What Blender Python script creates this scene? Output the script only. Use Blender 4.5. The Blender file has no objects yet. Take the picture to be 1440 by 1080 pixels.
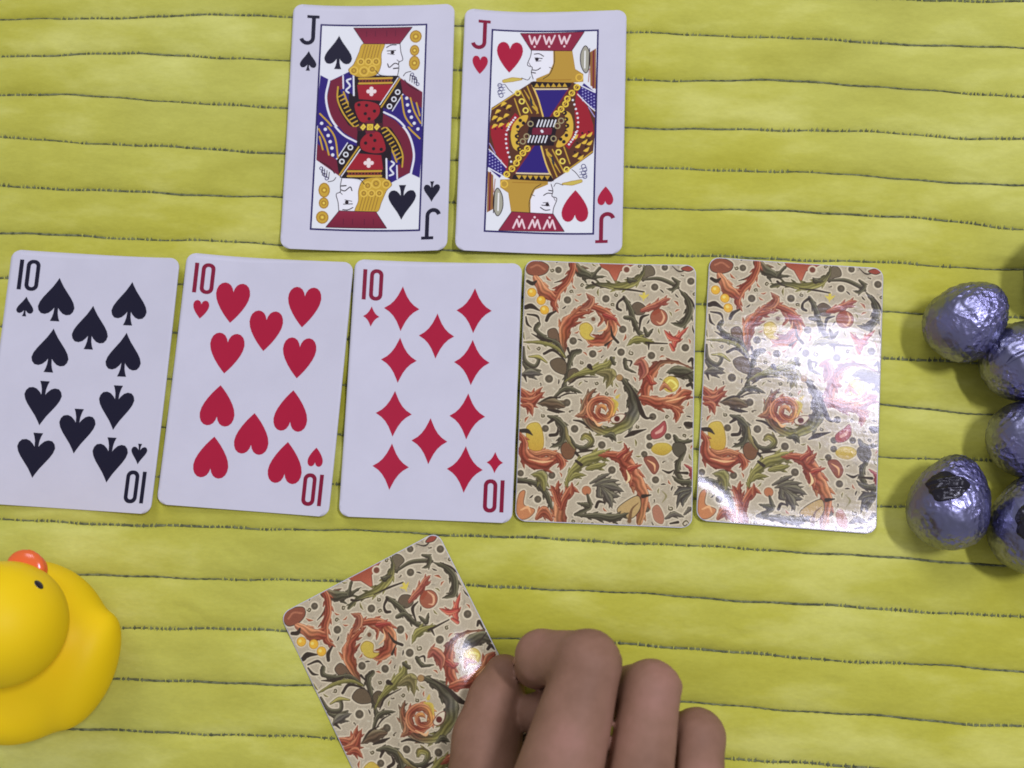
import bpy, bmesh, math, random
import numpy as np
from mathutils import Vector, Matrix, noise
PI = math.pi
MM = 0.001                                                          # everything below is measured in millimetres
C = bpy.context.scene.collection
scene = bpy.context.scene
random.seed(3)

# ---------------------------------------------------------------- camera, light, exposure
CAM_R = ((0.9981620204318846, -0.03966657344260677, 0.04581641538422833),
         (0.045576899540247184, 0.989640565867665, -0.13614072358198312),
         (-0.03994154723638137, 0.13797866987491222, 0.9896295061607217))
cam = bpy.data.cameras.new('camera'); camera = bpy.data.objects.new('camera', cam); C.objects.link(camera)
camera.matrix_world = Matrix.Translation((0, 0, 334.013 * MM)) @ Matrix(CAM_R).to_4x4()
cam.sensor_width = 36; cam.lens = 1400 / 1440 * 36
cam.clip_start = 0.01; cam.clip_end = 20
cam.dof.use_dof = True; cam.dof.focus_distance = 0.33; cam.dof.aperture_fstop = 11.0
scene.camera = camera

world = bpy.data.worlds.new('World'); scene.world = world; world.use_nodes = True
bg = world.node_tree.nodes['Background']
bg.inputs['Color'].default_value = (0.75, 0.745, 0.97, 1); bg.inputs['Strength'].default_value = 0.37

def lamp(name, loc, sx, sy, watt, col, look=(0, 0, 0)):
    l = bpy.data.lights.new(name, 'AREA'); l.shape = 'RECTANGLE'; l.size = sx * MM; l.size_y = sy * MM; l.energy = watt; l.color = col
    o = bpy.data.objects.new(name, l); C.objects.link(o); o.location = Vector(loc) * MM
    o.rotation_euler = (Vector(look) * MM - o.location).to_track_quat('-Z', 'Y').to_euler()
    return o
lamp('ceiling_lamp', (414, 204, 1200), 240, 64, 9.0, (0.75, 0.745, 0.98))
lamp('room_lamp', (-520, 1265, 1500), 800, 600, 12.0, (0.76, 0.755, 0.95))

scene.view_settings.view_transform = 'Standard'; scene.view_settings.look = 'None'
scene.view_settings.exposure = 0.0; scene.view_settings.gamma = 1; scene.view_settings.use_curve_mapping = False
scene.cycles.filter_width = 1.75
scene.cycles.max_bounces = 6

# ---------------------------------------------------------------- helpers
def put(o, parent=None, label=None, category=None, group=None, kind=None):
    if o.name not in C.objects: C.objects.link(o)
    if parent: o.parent = parent
    for k, v in (('label', label), ('category', category), ('group', group), ('kind', kind)):
        if v: o[k] = v
    return o
def empty(name, loc=(0, 0, 0), rz=0, **k):
    o = bpy.data.objects.new(name, None); o.empty_display_size = 0.01
    o.location = Vector(loc) * MM; o.rotation_euler = (0, 0, rz)
    return put(o, **k)
def mesh(name, verts, faces, mat, parent=None, smooth=True, uv=None, **k):
    me = bpy.data.meshes.new(name)
    me.from_pydata((np.asarray(verts, float) * MM).tolist(), [], faces if isinstance(faces, list) else faces.tolist())
    me.materials.append(mat)
    if smooth: me.polygons.foreach_set('use_smooth', np.ones(len(me.polygons), bool))
    if uv is not None:
        l = me.uv_layers.new(name='UVMap'); idx = np.empty(len(me.loops), int); me.loops.foreach_get('vertex_index', idx)
        l.data.foreach_set('uv', np.asarray(uv, float)[idx].ravel())
    me.update()
    return put(bpy.data.objects.new(name, me), parent, **k)
def sines(seed, n, f0, f1, ax=1.0):
    """A smooth random field made of plane waves (ax squeezes it along x)."""
    r = np.random.RandomState(seed); a = r.uniform(0, 2 * PI, n); f = r.uniform(f0, f1, n); p = r.uniform(0, 2 * PI, n)
    kx, ky = f * np.cos(a) * ax, f * np.sin(a)
    def g(x, y):
        s = 0
        for i in range(n): s = s + np.sin(kx[i] * x + ky[i] * y + p[i])
        return s / math.sqrt(n)
    return g

# photographed colour -> surface colour under this light (white card stock is the reference)
LIGHT = np.array([0.72, 0.72, 0.99])
PAPER = (0.685, 0.68, 0.665)

# ---------------------------------------------------------------- materials
def material(name, col, rough=.5, metal=0, spec=.5, **k):
    m = bpy.data.materials.new(name); m.use_nodes = True
    b = m.node_tree.nodes['Principled BSDF']
    b.inputs['Base Color'].default_value = (*col, 1); b.inputs['Roughness'].default_value = rough
    b.inputs['Metallic'].default_value = metal; b.inputs['Specular IOR Level'].default_value = spec
    for a, v in k.items(): b.inputs[a.replace('_', ' ')].default_value = v
    return m
def nd(m, kind, **k):
    n = m.node_tree.nodes.new(kind)
    for a, v in k.items():
        if a[0] == 'i' and a[1:].isdigit(): n.inputs[int(a[1:])].default_value = v
        elif a in n.inputs: n.inputs[a].default_value = v
        else: setattr(n, a, v)
    return n
def lk(m, a, b): m.node_tree.links.new(a, b)
def bsdf(m): return m.node_tree.nodes['Principled BSDF']
def noise_tex(m, scale, detail=3, rough=.5, stretch=None):
    tc = nd(m, 'ShaderNodeTexCoord'); n = nd(m, 'ShaderNodeTexNoise', Scale=scale, Detail=detail, Roughness=rough)
    if stretch:
        mp = nd(m, 'ShaderNodeMapping'); mp.inputs['Scale'].default_value = stretch; lk(m, tc.outputs['Object'], mp.inputs[0]); lk(m, mp.outputs[0], n.inputs['Vector'])
    else: lk(m, tc.outputs['Object'], n.inputs['Vector'])
    return n
def ramp(m, fac, stops):
    r = nd(m, 'ShaderNodeValToRGB'); e = r.color_ramp.elements
    while len(e) < len(stops): e.new(.5)
    for i, (p, c) in enumerate(stops): e[i].position = p; e[i].color = (*c, 1)
    lk(m, fac, r.inputs[0]); return r
def bump(m, h, strength, dist, prev=None):
    b = nd(m, 'ShaderNodeBump', Strength=strength, Distance=dist); lk(m, h, b.inputs['Height'])
    if prev: lk(m, prev.outputs[0], b.inputs['Normal'])
    lk(m, b.outputs[0], bsdf(m).inputs['Normal']); return b
def mix(m, fac, a, b):
    n = nd(m, 'ShaderNodeMix', data_type='RGBA'); lk(m, fac, n.inputs[0]); lk(m, a, n.inputs[6]); lk(m, b, n.inputs[7]); return n
def image(name, a):
    """A picture painted above, as albedo under the reference light."""
    h, w = a.shape[:2]
    v = np.clip(lin(np.clip(a, 0, 255)) / LIGHT, 0.004, .92)
    s = np.where(v <= .0031308, v * 12.92, 1.055 * v ** (1 / 2.4) - .055)
    im = bpy.data.images.new(name, w, h); px = np.ones((h, w, 4), np.float32); px[..., :3] = s[::-1]
    im.pixels.foreach_set(px.ravel()); im.update(); im.pack(); return im
def alb(*c): return tuple(np.clip(lin(c) / LIGHT, .003, .9))
# ---------------------------------------------------------------- printed pictures, drawn stroke by stroke
def lin(c):
    c = np.asarray(c, float) / 255.0
    return np.where(c <= 0.04045, c / 12.92, ((c + 0.055) / 1.055) ** 2.4)

class Canvas:
    def __init__(s, w, h, bg, T):
        s.w, s.h, s.T, s.mode = w, h, T, 2
        s.a = np.empty((h, w, 3)); s.a[:] = bg; s.occ = np.zeros((h, w))
    def _pts(s, pts, n=8, closed=False):
        P = np.array(pts, float)
        if len(P) < 3 and not closed: 
            t = np.linspace(0, 1, n + 1)[:, None]; return P[0] + (P[-1] - P[0]) * t
        if closed: Q = np.vstack([P[-1], P, P[0], P[1]])
        else: Q = np.vstack([2 * P[0] - P[1], P, 2 * P[-1] - P[-2]])
        out = []
        for i in range(1, len(Q) - 2):
            p0, p1, p2, p3 = Q[i - 1:i + 3]
            for t in np.arange(n) / n:
                out.append(.5 * (2 * p1 + (p2 - p0) * t + (2 * p0 - 5 * p1 + 4 * p2 - p3) * t * t + (3 * p1 - p0 - 3 * p2 + p3) * t ** 3))
        if not closed: out.append(Q[-2])
        return np.array(out)
    def _box(s, P, m):
        x0, y0 = np.floor(P.min(0) - m).astype(int); x1, y1 = np.ceil(P.max(0) + m).astype(int) + 1
        x0, y0 = max(x0, 0), max(y0, 0); x1, y1 = min(x1, s.w), min(y1, s.h)
        if x1 <= x0 or y1 <= y0: return None
        yy, xx = np.mgrid[y0:y1, x0:x1] + 0.5
        return (slice(y0, y1), slice(x0, x1)), xx, yy
    def _put(s, sl, al, col):
        s.a[sl] = s.a[sl] * (1 - al[..., None]) + col * al[..., None]
    def stroke(s, pts, w, col, hi=None, lo=None, edge=None, ew=0, halo=None, hw=0, straight=False, n=8):
        P = np.array([s.T(*p) for p in (pts if straight else s._pts(pts, n))])
        k = s.T.k
        wl = np.atleast_1d(np.array(w, float))
        R = np.interp(np.linspace(0, 1, len(P)), np.linspace(0, 1, len(wl)), wl) * k / 2 if len(wl) > 1 else np.full(len(P), wl[0] * k / 2)
        cols = np.array(col, float); 
        b = s._box(P, R.max() + (hw + ew) * k + 2)
        if b is None: return
        sl, xx, yy = b
        best = np.full(xx.shape, 1e9); side = np.zeros(xx.shape); tt = np.zeros(xx.shape)
        for i in range(len(P) - 1):
            d = P[i + 1] - P[i]; L2 = d @ d + 1e-9
            t = np.clip(((xx - P[i, 0]) * d[0] + (yy - P[i, 1]) * d[1]) / L2, 0, 1)
            dx = xx - P[i, 0] - t * d[0]; dy = yy - P[i, 1] - t * d[1]
            r = R[i] + (R[i + 1] - R[i]) * t
            sd = np.hypot(dx, dy) - r
            m = sd < best
            best = np.where(m, sd, best)
            side = np.where(m, (d[0] * dy - d[1] * dx) / np.sqrt(L2) / np.maximum(r, .5), side)
            tt = np.where(m, (i + t) / (len(P) - 1), tt)
        leaf = hi is not None and R.max() > 14 * k
        if leaf:                                                    # scalloped leaf margin
            ph = tt * max(3, round(float(np.hypot(*np.diff(P, axis=0).T).sum()) / (62 * k)))
            best = best + np.where(side > 0, 1, .45) * np.clip(np.abs(side), 0, 1) * R.max() * .26 * np.abs(np.cos(ph * PI))
        if halo is not None and s.mode != 1: s._put(sl, np.clip(.5 - (best - (hw + ew) * k) / 3.0, 0, 1), np.array(halo))
        if s.mode == 0: return
        if edge is not None: s._put(sl, np.clip(.5 - (best - ew * k), 0, 1), np.array(edge))
        if cols.ndim == 2:
            x = np.linspace(0, 1, len(cols)); c = np.stack([np.interp(tt, x, cols[:, j]) for j in range(3)], -1)
        else: c = np.broadcast_to(cols, xx.shape + (3,)).copy()
        if hi is not None:
            f = np.clip(-side, 0, 1)[..., None] ** 1.5; c = c * (1 - f * .75) + np.array(hi) * f * .75
        if lo is not None:
            f = np.clip(side, 0, 1)[..., None] ** 1.2; c = c * (1 - f * .8) + np.array(lo) * f * .8
        if leaf: c = c * (.80 + .32 * (.5 + .5 * np.cos(side * 8.5 + 1.3 * np.sin(ph * PI)))[..., None])    # veins
        al = np.clip(.5 - best, 0, 1)
        s._put(sl, al, c)
        if s.mode == 1: s.occ[sl] = np.maximum(s.occ[sl], al)
    def poly(s, pts, col, edge=None, ew=0, halo=None, hw=0, smooth=False, lo=None):
        P = np.array([s.T(*p) for p in (s._pts(pts, 6, True) if smooth else pts)])
        k = s.T.k
        b = s._box(P, (hw + ew) * k + 2)
        if b is None: return
        sl, xx, yy = b
        ins = np.zeros(xx.shape, bool); d2 = np.full(xx.shape, 1e9)
        for i in range(len(P)):
            a, c = P[i - 1], P[i]
            if a[1] != c[1]:
                cr = ((a[1] > yy) != (c[1] > yy)) & (xx < (c[0] - a[0]) * (yy - a[1]) / (c[1] - a[1]) + a[0]); ins ^= cr
            d = c - a; L2 = d @ d + 1e-9
            t = np.clip(((xx - a[0]) * d[0] + (yy - a[1]) * d[1]) / L2, 0, 1)
            d2 = np.minimum(d2, (xx - a[0] - t * d[0]) ** 2 + (yy - a[1] - t * d[1]) ** 2)
        sd = np.sqrt(d2) * np.where(ins, -1, 1)
        if halo is not None and s.mode != 1: s._put(sl, np.clip(.5 - (sd - (hw + ew) * k) / 3.0, 0, 1), np.array(halo))
        if s.mode == 0: return
        if edge is not None: s._put(sl, np.clip(.5 - (sd - ew * k), 0, 1), np.array(edge))
        c = np.array(col, float)
        if lo is not None:
            y0, y1 = P[:, 1].min(), P[:, 1].max(); f = np.clip((yy - y0) / (y1 - y0 + 1e-6), 0, 1)[..., None]
            c = c * (1 - f) + np.array(lo) * f
        s._put(sl, np.clip(.5 - sd, 0, 1), c)
        if s.mode == 1: s.occ[sl] = np.maximum(s.occ[sl], np.clip(.5 - sd, 0, 1))
    def dot(s, x, y, r, col, **kw):
        s.stroke([(x, y), (x + .01, y)], 2 * r, col, straight=True, **kw)
    def ring(s, x, y, r, w, col, **kw):
        s.stroke([(x + r * math.cos(a), y + r * math.sin(a)) for a in np.linspace(0, 2 * PI, 19)], w, col, straight=True, **kw)

def draw_back(w, h):
    """Scrolling acanthus leaves, berries and dots on a stone-grey ground."""
    src = [(110, 55), (1375, 58), (1347, 2047), (15, 1982)]
    dst = [(0, 0), (w, 0), (w, h), (0, h)]
    A, b = [], []
    for (x, y), (u, v) in zip(src, dst):
        A += [[x, y, 1, 0, 0, 0, -u * x, -u * y], [0, 0, 0, x, y, 1, -v * x, -v * y]]; b += [u, v]
    m = np.linalg.solve(np.array(A, float), np.array(b, float))
    def T(x, y):
        q = m[6] * x + m[7] * y + 1
        return ((m[0] * x + m[1] * y + m[2]) / q, (m[3] * x + m[4] * y + m[5]) / q)
    T.k = w / 1290.0
    bg = (168, 157, 142); halo = (198, 187, 170)
    R, O, B, G, L, Y, D = (140, 74, 59), (166, 108, 80), (106, 76, 62), (78, 74, 62), (124, 118, 72), (186, 164, 80), (58, 50, 46)
    HI, LO = (222, 168, 128), (92, 48, 44)
    GH = (150, 146, 118)
    c = Canvas(w, h, bg, T)
    rs = np.random.RandomState(5)
    for _ in range(900):                                            # crackle of the ground
        x, y = rs.uniform(0, 1380), rs.uniform(40, 2040); a = rs.uniform(0, 6.3); l = rs.uniform(8, 34)
        c.stroke([(x, y), (x + l * math.cos(a), y + l * math.sin(a))], rs.uniform(4, 12), [(146, 138, 126), (186, 178, 164), (176, 166, 152)][rs.randint(3)], straight=True)
    for c.mode in (0, 1):
        H = dict(halo=halo, hw=10)
        def frond(p, w_, col, hi, lo):
            q = c._pts(p, 10) if len(p) > 2 else c._pts(p); W = np.interp(np.linspace(0, 1, len(q)), np.linspace(0, 1, len(w_)), w_); s_ = 0; k = 1
            cc = np.array(col, float)
            for i in range(1, len(q) - 1):
                s_ += math.hypot(*(q[i] - q[i - 1]))
                if s_ > max(34, W[i] * .75) and W[i] > 22:
                    s_ = 0; k = -k; t = q[i + 1] - q[i - 1]; t = t / (np.hypot(*t) + 1e-6); nn = np.array([-t[1], t[0]]) * k; w1 = W[i]
                    co = cc if cc.ndim == 1 else cc[int(i / len(q) * len(cc))]
                    c.stroke([q[i], q[i] + nn * w1 * .5 + t * w1 * .15, q[i] + nn * w1 * .92 + t * w1 * .8], [w1 * .62, w1 * .5, 3], co * (.92 if k > 0 else 1.06), hi=hi, lo=lo, edge=np.array(lo) * .9, ew=1.5, halo=halo, hw=8)
        def red(p, w_, col=R): frond(p, w_, col, HI, LO); red_(p, w_, col)
        def grn(p, w_, col=G): frond(p, w_, col, GH, D); grn_(p, w_, col)
        def olv(p, w_, col=L): frond(p, w_, col, (176, 168, 108), (72, 68, 48)); olv_(p, w_, col)
        def red_(p, w_, col=R): c.stroke(p, np.array(w_) * 1.2, col, hi=HI, lo=LO, edge=(112, 60, 50), ew=3, **H)
        def grn_(p, w_, col=G): c.stroke(p, np.array(w_) * 1.2, col, hi=GH, lo=D, edge=D, ew=3, **H)
        def olv_(p, w_, col=L): c.stroke(p, np.array(w_) * 1.2, col, hi=(176, 168, 108), lo=(72, 68, 48), edge=(70, 64, 48), ew=3, **H)
        def drk(p, w_): c.stroke(p, np.array(w_) * 1.15, D, halo=halo, hw=9)
        def blob(p, col, edge=D, lo=None): c.poly(p, col, edge=edge, ew=5, smooth=True, lo=lo, **H)
        def dots(*l):
            for x, y, r in l: c.dot(x, y, r, (86, 78, 68), edge=(66, 58, 52), ew=2, halo=halo, hw=12); c.dot(x + 4, y - 2, r * .4, (104, 94, 82))
        dots((350, 118, 23), (855, 100, 23), (1140, 80, 22), (1335, 180, 25), (1065, 225, 25), (415, 335, 26), (700, 318, 26), (455, 635, 26), (825, 542, 26), (812, 712, 26),
             (600, 728, 26), (1040, 735, 26), (1295, 675, 26), (275, 920, 28), (405, 1095, 26), (462, 1290, 26), (245, 1290, 24), (1050, 1195, 24), (665, 1410, 26),
             (1025, 1350, 22), (1165, 1345, 22), (1025, 1415, 22), (985, 1480, 22), (1070, 1675, 24), (1000, 1895, 24), (740, 1600, 26), (290, 1640, 24), (60, 1625, 22), (185, 1820, 24), (1320, 1260, 26))
        # top left
        blob([(125, 80), (200, 60), (275, 90), (262, 140), (200, 165), (125, 150)], (128, 78, 64)); c.stroke([(150, 110), (200, 90), (250, 120)], 14, (160, 104, 84))
        drk([(420, 150), (380, 190), (320, 212)], [4, 14, 5])
        grn([(455, 80), (520, 130), (600, 160), (705, 155)], [60, 70, 40, 4], [B, G, G, G]); grn([(600, 160), (640, 110), (655, 95)], [24, 16, 20])
        red([(455, 60), (448, 130), (400, 215), (335, 290), (312, 370), (345, 430)], [40, 42, 46, 50, 40, 8])
        red([(185, 190), (235, 270), (300, 320)], [50, 74, 60], [(190, 130, 100), O, R]); drk([(125, 210), (160, 225), (190, 205)], [22, 28, 10])
        drk([(110, 400), (150, 390), (210, 420)], [30, 36, 8]); drk([(260, 490), (280, 450), (330, 420)], [22, 26, 10])
        for x, y in ((155, 290), (222, 345), (246, 414)): c.dot(x, y, 32, (206, 160, 62), edge=(140, 96, 44), ew=3, halo=halo, hw=8); c.dot(x - 6, y - 8, 12, (226, 194, 110))
        # top centre
        c.poly([(650, 50), (925, 50), (850, 92), (806, 112), (772, 195), (722, 112), (668, 85)], R, edge=LO, ew=4, lo=(176, 100, 82), **H); c.dot(855, 100, 34, halo); c.dot(855, 100, 22, (110, 70, 60))
        blob([(1000, 70), (1050, 80), (1062, 130), (1010, 150), (975, 180)], (104, 94, 80))
        olv([(985, 60), (972, 125), (900, 195), (780, 225), (650, 212), (560, 238)], [10, 24, 52, 50, 26, 24], [G, G, L, L, G, G]); drk([(760, 242), (880, 248), (985, 262)], [6, 14, 10]); drk([(600, 200), (640, 225), (720, 240)], [16, 10, 4])
        grn([(860, 160), (880, 180), (930, 180)], [8, 34, 8]); 
        c.stroke([(1195, 68), (1250, 108), (1330, 84)], [4, 12, 4], D); blob([(1265, 88), (1310, 70), (1362, 78), (1320, 106)], (140, 72, 62))
        grn([(970, 172), (1090, 162), (1185, 195), (1240, 228)], [8, 20, 22, 14]); grn([(1200, 160), (1236, 196), (1200, 240), (1155, 236)], [16, 26, 24, 4])
        grn([(1250, 245), (1318, 330), (1318, 430), (1270, 500), (1190, 490)], [10, 44, 48, 40, 8]); drk([(1290, 262), (1345, 330), (1375, 412)], [5, 13, 5])
        c.stroke([(950, 285), (985, 300), (1020, 280)], [6, 26, 6], (196, 178, 84)); c.stroke([(985, 275), (980, 330)], [22, 4], (196, 178, 84))
        # little plant, upper right
        blob([(900, 360), (940, 340), (990, 370), (985, 420), (930, 430), (900, 395)], (98, 84, 72))
        red([(975, 400), (1070, 365), (1140, 325), (1180, 312)], [30, 50, 34, 8], (146, 82, 72)); c.stroke([(1085, 350), (1170, 345)], [20, 5], (130, 70, 62))
        c.dot(1096, 450, 62, (144, 86, 70), edge=(88, 60, 52), ew=4, **H); c.stroke([(1115, 400), (1135, 450), (1110, 495), (1080, 480)], [6, 16, 14, 4], (204, 160, 130)); c.stroke([(1060, 420), (1095, 400)], 30, R)
        grn([(835, 305), (880, 390), (930, 540), (1020, 640)], [22, 34, 30, 14]); drk([(832, 310), (790, 345), (785, 385), (812, 400)], [20, 14, 20, 16]); grn([(845, 455), (900, 465), (935, 540)], [26, 26, 14])
        drk([(1020, 430), (965, 455), (950, 540)], [8, 22, 8]); grn([(985, 530), (1010, 580), (1050, 540)], [14, 30, 10]); olv([(855, 665), (930, 618), (1050, 634)], [6, 50, 16]); drk([(1000, 640), (1160, 645)], [16, 8]); drk([(1020, 640), (1020, 690)], [18, 6])
        red([(1205, 690), (1232, 610), (1318, 520)], [14, 44, 5], (178, 84, 76)); red([(1235, 612), (1180, 595), (1138, 545)], [26, 34, 6], (178, 84, 76)); red([(1205, 690), (1182, 650)], [20, 12], (178, 84, 76))
        # first big red scroll
        olv([(380, 740), (372, 660), (385, 560)], [28, 40, 30], (140, 96, 60))
        red([(392, 700), (385, 600), (420, 500), (500, 440), (600, 415)], [30, 64, 86, 44, 16], [B, (146, 86, 60), R, R, R])
        red([(420, 470), (520, 390), (640, 392), (728, 460), (738, 560), (680, 622), (600, 632), (530, 590)], [12, 34, 44, 66, 74, 76, 56, 14], [O, R, R, R, O, R, R, O])
        blob([(510, 520), (560, 500), (600, 540), (575, 590), (610, 615), (550, 620), (510, 580)], Y, edge=(140, 110, 60)); c.stroke([(570, 460), (640, 430), (660, 485), (600, 515)], [8, 20, 30, 8], halo); red([(635, 420), (672, 470), (640, 520)], [8, 24, 8]); c.dot(606, 470, 16, B)
        c.stroke([(640, 560), (700, 540), (715, 480)], [5, 12, 5], HI); red([(555, 285), (592, 330), (570, 372), (510, 400)], [8, 44, 46, 14], (140, 88, 74)); drk([(738, 520), (748, 590), (790, 640)], [5, 18, 18]); drk([(695, 662), (745, 622)], [18, 6]); red([(700, 440), (770, 470), (770, 490)], [40, 22, 6], (150, 66, 62))
        # left leaves and stems
        for p in ([(110, 470), (120, 520), (150, 545)], [(120, 450), (190, 460), (210, 500)]): drk(p, [10, 18, 6])
        blob([(270, 570), (320, 548), (345, 590), (345, 660), (290, 640)], (104, 84, 70)); grn([(200, 520), (180, 560), (250, 620), (340, 660), (395, 750)], [30, 26, 24, 26, 8]); olv([(95, 655), (220, 655), (330, 690), (395, 760)], [8, 24, 22, 10]); drk([(150, 590), (230, 630), (300, 640)], [5, 24, 6])
        drk([(240, 735), (310, 708), (395, 780)], [18, 20, 8]); grn([(500, 710), (450, 730), (420, 820), (390, 950), (330, 1050)], [34, 40, 30, 24, 10]); drk([(415, 690), (430, 740)], [18, 8])
        blob([(290, 790), (350, 765), (400, 800), (395, 880), (330, 865), (295, 830)], (98, 84, 70)); blob([(420, 860), (470, 840), (500, 880), (450, 940), (415, 930)], (92, 80, 66))
        for p, q in (([(92, 690), (100, 790), (170, 830), (200, 780), (160, 755)], [8, 22, 20, 18, 8]), ([(80, 800), (120, 850), (210, 860)], [8, 30, 10])): grn(p, q)
        grn([(70, 900), (140, 880), (225, 890)], [10, 60, 8], (94, 88, 84)); olv([(130, 760), (200, 760), (260, 800)], [6, 22, 6], (160, 150, 90)); drk([(95, 900), (110, 945)], [20, 6])
        olv([(390, 940), (470, 890), (600, 850), (700, 815), (755, 760)], [8, 24, 54, 50, 24]); drk([(420, 960), (500, 905), (640, 900)], [6, 14, 5]); drk([(575, 820), (595, 845)], [34, 10]); olv([(640, 870), (730, 880), (700, 985)], [30, 76, 8], (112, 102, 72)); grn([(740, 760), (760, 800)], [24, 20])
        grn([(300, 1065), (390, 995), (460, 1000), (515, 1022)], [8, 34, 26, 8]); drk([(310, 1075), (400, 1030), (470, 1025)], [5, 12, 4])
        # centre scroll
        grn([(800, 900), (850, 950), (905, 1060), (900, 1180), (820, 1270), (690, 1310), (580, 1250), (535, 1150), (565, 1050), (620, 990)], [30, 40, 76, 84, 72, 52, 50, 52, 44, 14], [G, G, G, (96, 92, 86), L, L, B, B, (140, 86, 66), B])
        drk([(860, 930), (930, 1050), (965, 1160), (1000, 1205), (1050, 1200)], [6, 18, 34, 18, 6]); c.dot(800, 902, 22, (150, 120, 84), edge=B, ew=3, **H)
        red([(470, 1195), (530, 1180), (570, 1110)], [10, 50, 30], (132, 92, 72)); drk([(455, 1225), (520, 1240), (600, 1310)], [10, 18, 5])
        red([(690, 1225), (610, 1210), (575, 1150), (610, 1080), (690, 1065), (745, 1120), (730, 1190), (675, 1205), (635, 1165), (655, 1120), (690, 1125), (695, 1155)], [14, 40, 46, 44, 42, 44, 40, 36, 30, 28, 22, 8], [R, R, O, R, O, (206, 150, 84), O, R, O, (206, 150, 84), O])
        c.stroke([(740, 1060), (775, 1100), (760, 1165)], [10, 34, 10], Y, lo=(140, 110, 60)); c.stroke([(780, 1050), (800, 1030)], [24, 8], Y); blob([(735, 1210), (790, 1180), (840, 1185), (800, 1235), (750, 1240)], halo, edge=LO); c.dot(780, 1212, 22, LO); c.stroke([(590, 1200), (640, 1260), (670, 1250)], [6, 20, 6], HI)
        grn([(680, 1345), (740, 1340), (770, 1380)], [10, 40, 8]); drk([(840, 1350), (900, 1320), (1000, 1290)], [10, 34, 6])
        # right leaf
        grn([(1150, 865), (1230, 850), (1310, 870), (1380, 920)], [6, 66, 78, 40]); drk([(1170, 890), (1260, 890), (1370, 850)], [6, 12, 6]); drk([(1320, 780), (1345, 760), (1350, 820)], [14, 22, 8]); drk([(1310, 960), (1340, 950), (1350, 985)], [20, 24, 8])
        grn([(840, 770), (850, 830), (920, 865)], [26, 22, 8]); drk([(850, 770), (890, 780), (880, 815)], [6, 14, 8])
        red([(1350, 830), (1220, 780), (1110, 790), (1040, 860), (1000, 960), (985, 1080)], [6, 22, 36, 70, 66, 50], [B, B, B, R, R, R]); red([(920, 800), (965, 790), (985, 850), (950, 920)], [20, 60, 60, 10], (140, 82, 74)); red([(1020, 900), (1040, 940), (1080, 945)], [40, 34, 6], (150, 70, 60))
        c.dot(1185, 950, 58, Y, edge=(140, 120, 60), ew=3, **H); c.stroke([(1140, 960), (1185, 920), (1230, 960), (1205, 985)], [6, 16, 14, 6], (224, 204, 120)); red([(1110, 990), (1140, 960), (1190, 1000)], [16, 30, 10], O)
        red([(975, 1060), (1080, 1090), (1200, 1085), (1290, 1030), (1335, 1010)], [50, 74, 76, 70, 20], [R, R, O, R, R]); red([(1130, 1100), (1230, 1140), (1280, 1165)], [20, 44, 8]); red([(1200, 1130), (1235, 1180), (1225, 1235)], [20, 40, 10]); c.stroke([(1150, 1080), (1240, 1060), (1300, 1040)], [5, 14, 5], HI)
        # left, red flower and yellow scroll
        red([(60, 1010), (140, 1060), (225, 985)], [40, 60, 8]); red([(60, 1080), (150, 1090), (240, 1020)], [30, 60, 8]); red([(70, 1120), (130, 1130), (150, 1195)], [16, 50, 8])
        grn([(200, 1105), (290, 1100), (370, 1120)], [20, 80, 40], (98, 80, 66)); drk([(200, 1100), (280, 1060), (360, 1060)], [4, 14, 5]); drk([(260, 1150), (330, 1160), (390, 1165)], [8, 26, 6])
        grn([(270, 1200), (340, 1230), (385, 1310), (360, 1390), (280, 1430)], [20, 44, 52, 44, 8]); drk([(265, 1250), (300, 1225)], [14, 22]); drk([(280, 1340), (330, 1330), (340, 1280)], [22, 22, 8]); 
        c.poly([(110, 1280), (190, 1250), (225, 1330), (225, 1430), (170, 1480), (120, 1420)], Y, edge=(140, 110, 50), ew=4, smooth=True, lo=(176, 140, 62), **H); drk([(55, 1310), (110, 1310), (150, 1340)], [24, 30, 6])
        red([(55, 1340), (90, 1400), (80, 1470), (150, 1540), (250, 1550), (350, 1500)], [40, 44, 70, 90, 80, 40]); red([(120, 1450), (170, 1480), (260, 1470), (360, 1490)], [10, 34, 40, 20], O); red([(340, 1500), (370, 1550), (355, 1595)], [40, 44, 12]); c.stroke([(120, 1520), (220, 1540), (300, 1530)], [5, 18, 5], HI)
        blob([(380, 1400), (440, 1390), (470, 1440), (440, 1510), (390, 1510), (360, 1450)], (112, 80, 62)); olv([(395, 1280), (410, 1360), (460, 1440)], [10, 26, 10], (134, 120, 84))
        grn([(430, 1350), (470, 1420), (545, 1430), (590, 1380), (545, 1340), (510, 1365)], [8, 24, 30, 40, 40, 14], [G, G, G, L, (150, 138, 80), L]); drk([(480, 1470), (540, 1455), (620, 1450)], [8, 20, 6]); drk([(470, 1470), (500, 1505)], [20, 14])
        # right, seeds
        c.poly([(1040, 1310), (1100, 1260), (1140, 1230), (1150, 1300), (1110, 1350), (1050, 1360)], (150, 76, 78), edge=LO, ew=4, smooth=True, **H); c.stroke([(1075, 1320), (1110, 1300), (1130, 1265)], [18, 26, 5], (196, 150, 140))
        c.poly([(1040, 1440), (1080, 1400), (1160, 1400), (1195, 1440), (1140, 1485), (1070, 1475)], Y, edge=(140, 120, 60), ew=3, smooth=True, lo=(168, 140, 62), **H)
        c.poly([(985, 1510), (1050, 1500), (1095, 1570), (1060, 1630), (1010, 1570)], (130, 80, 68), edge=LO, ew=4, smooth=True, **H); c.stroke([(1010, 1525), (1060, 1560), (1065, 1610)], [5, 16, 5], HI)
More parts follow.
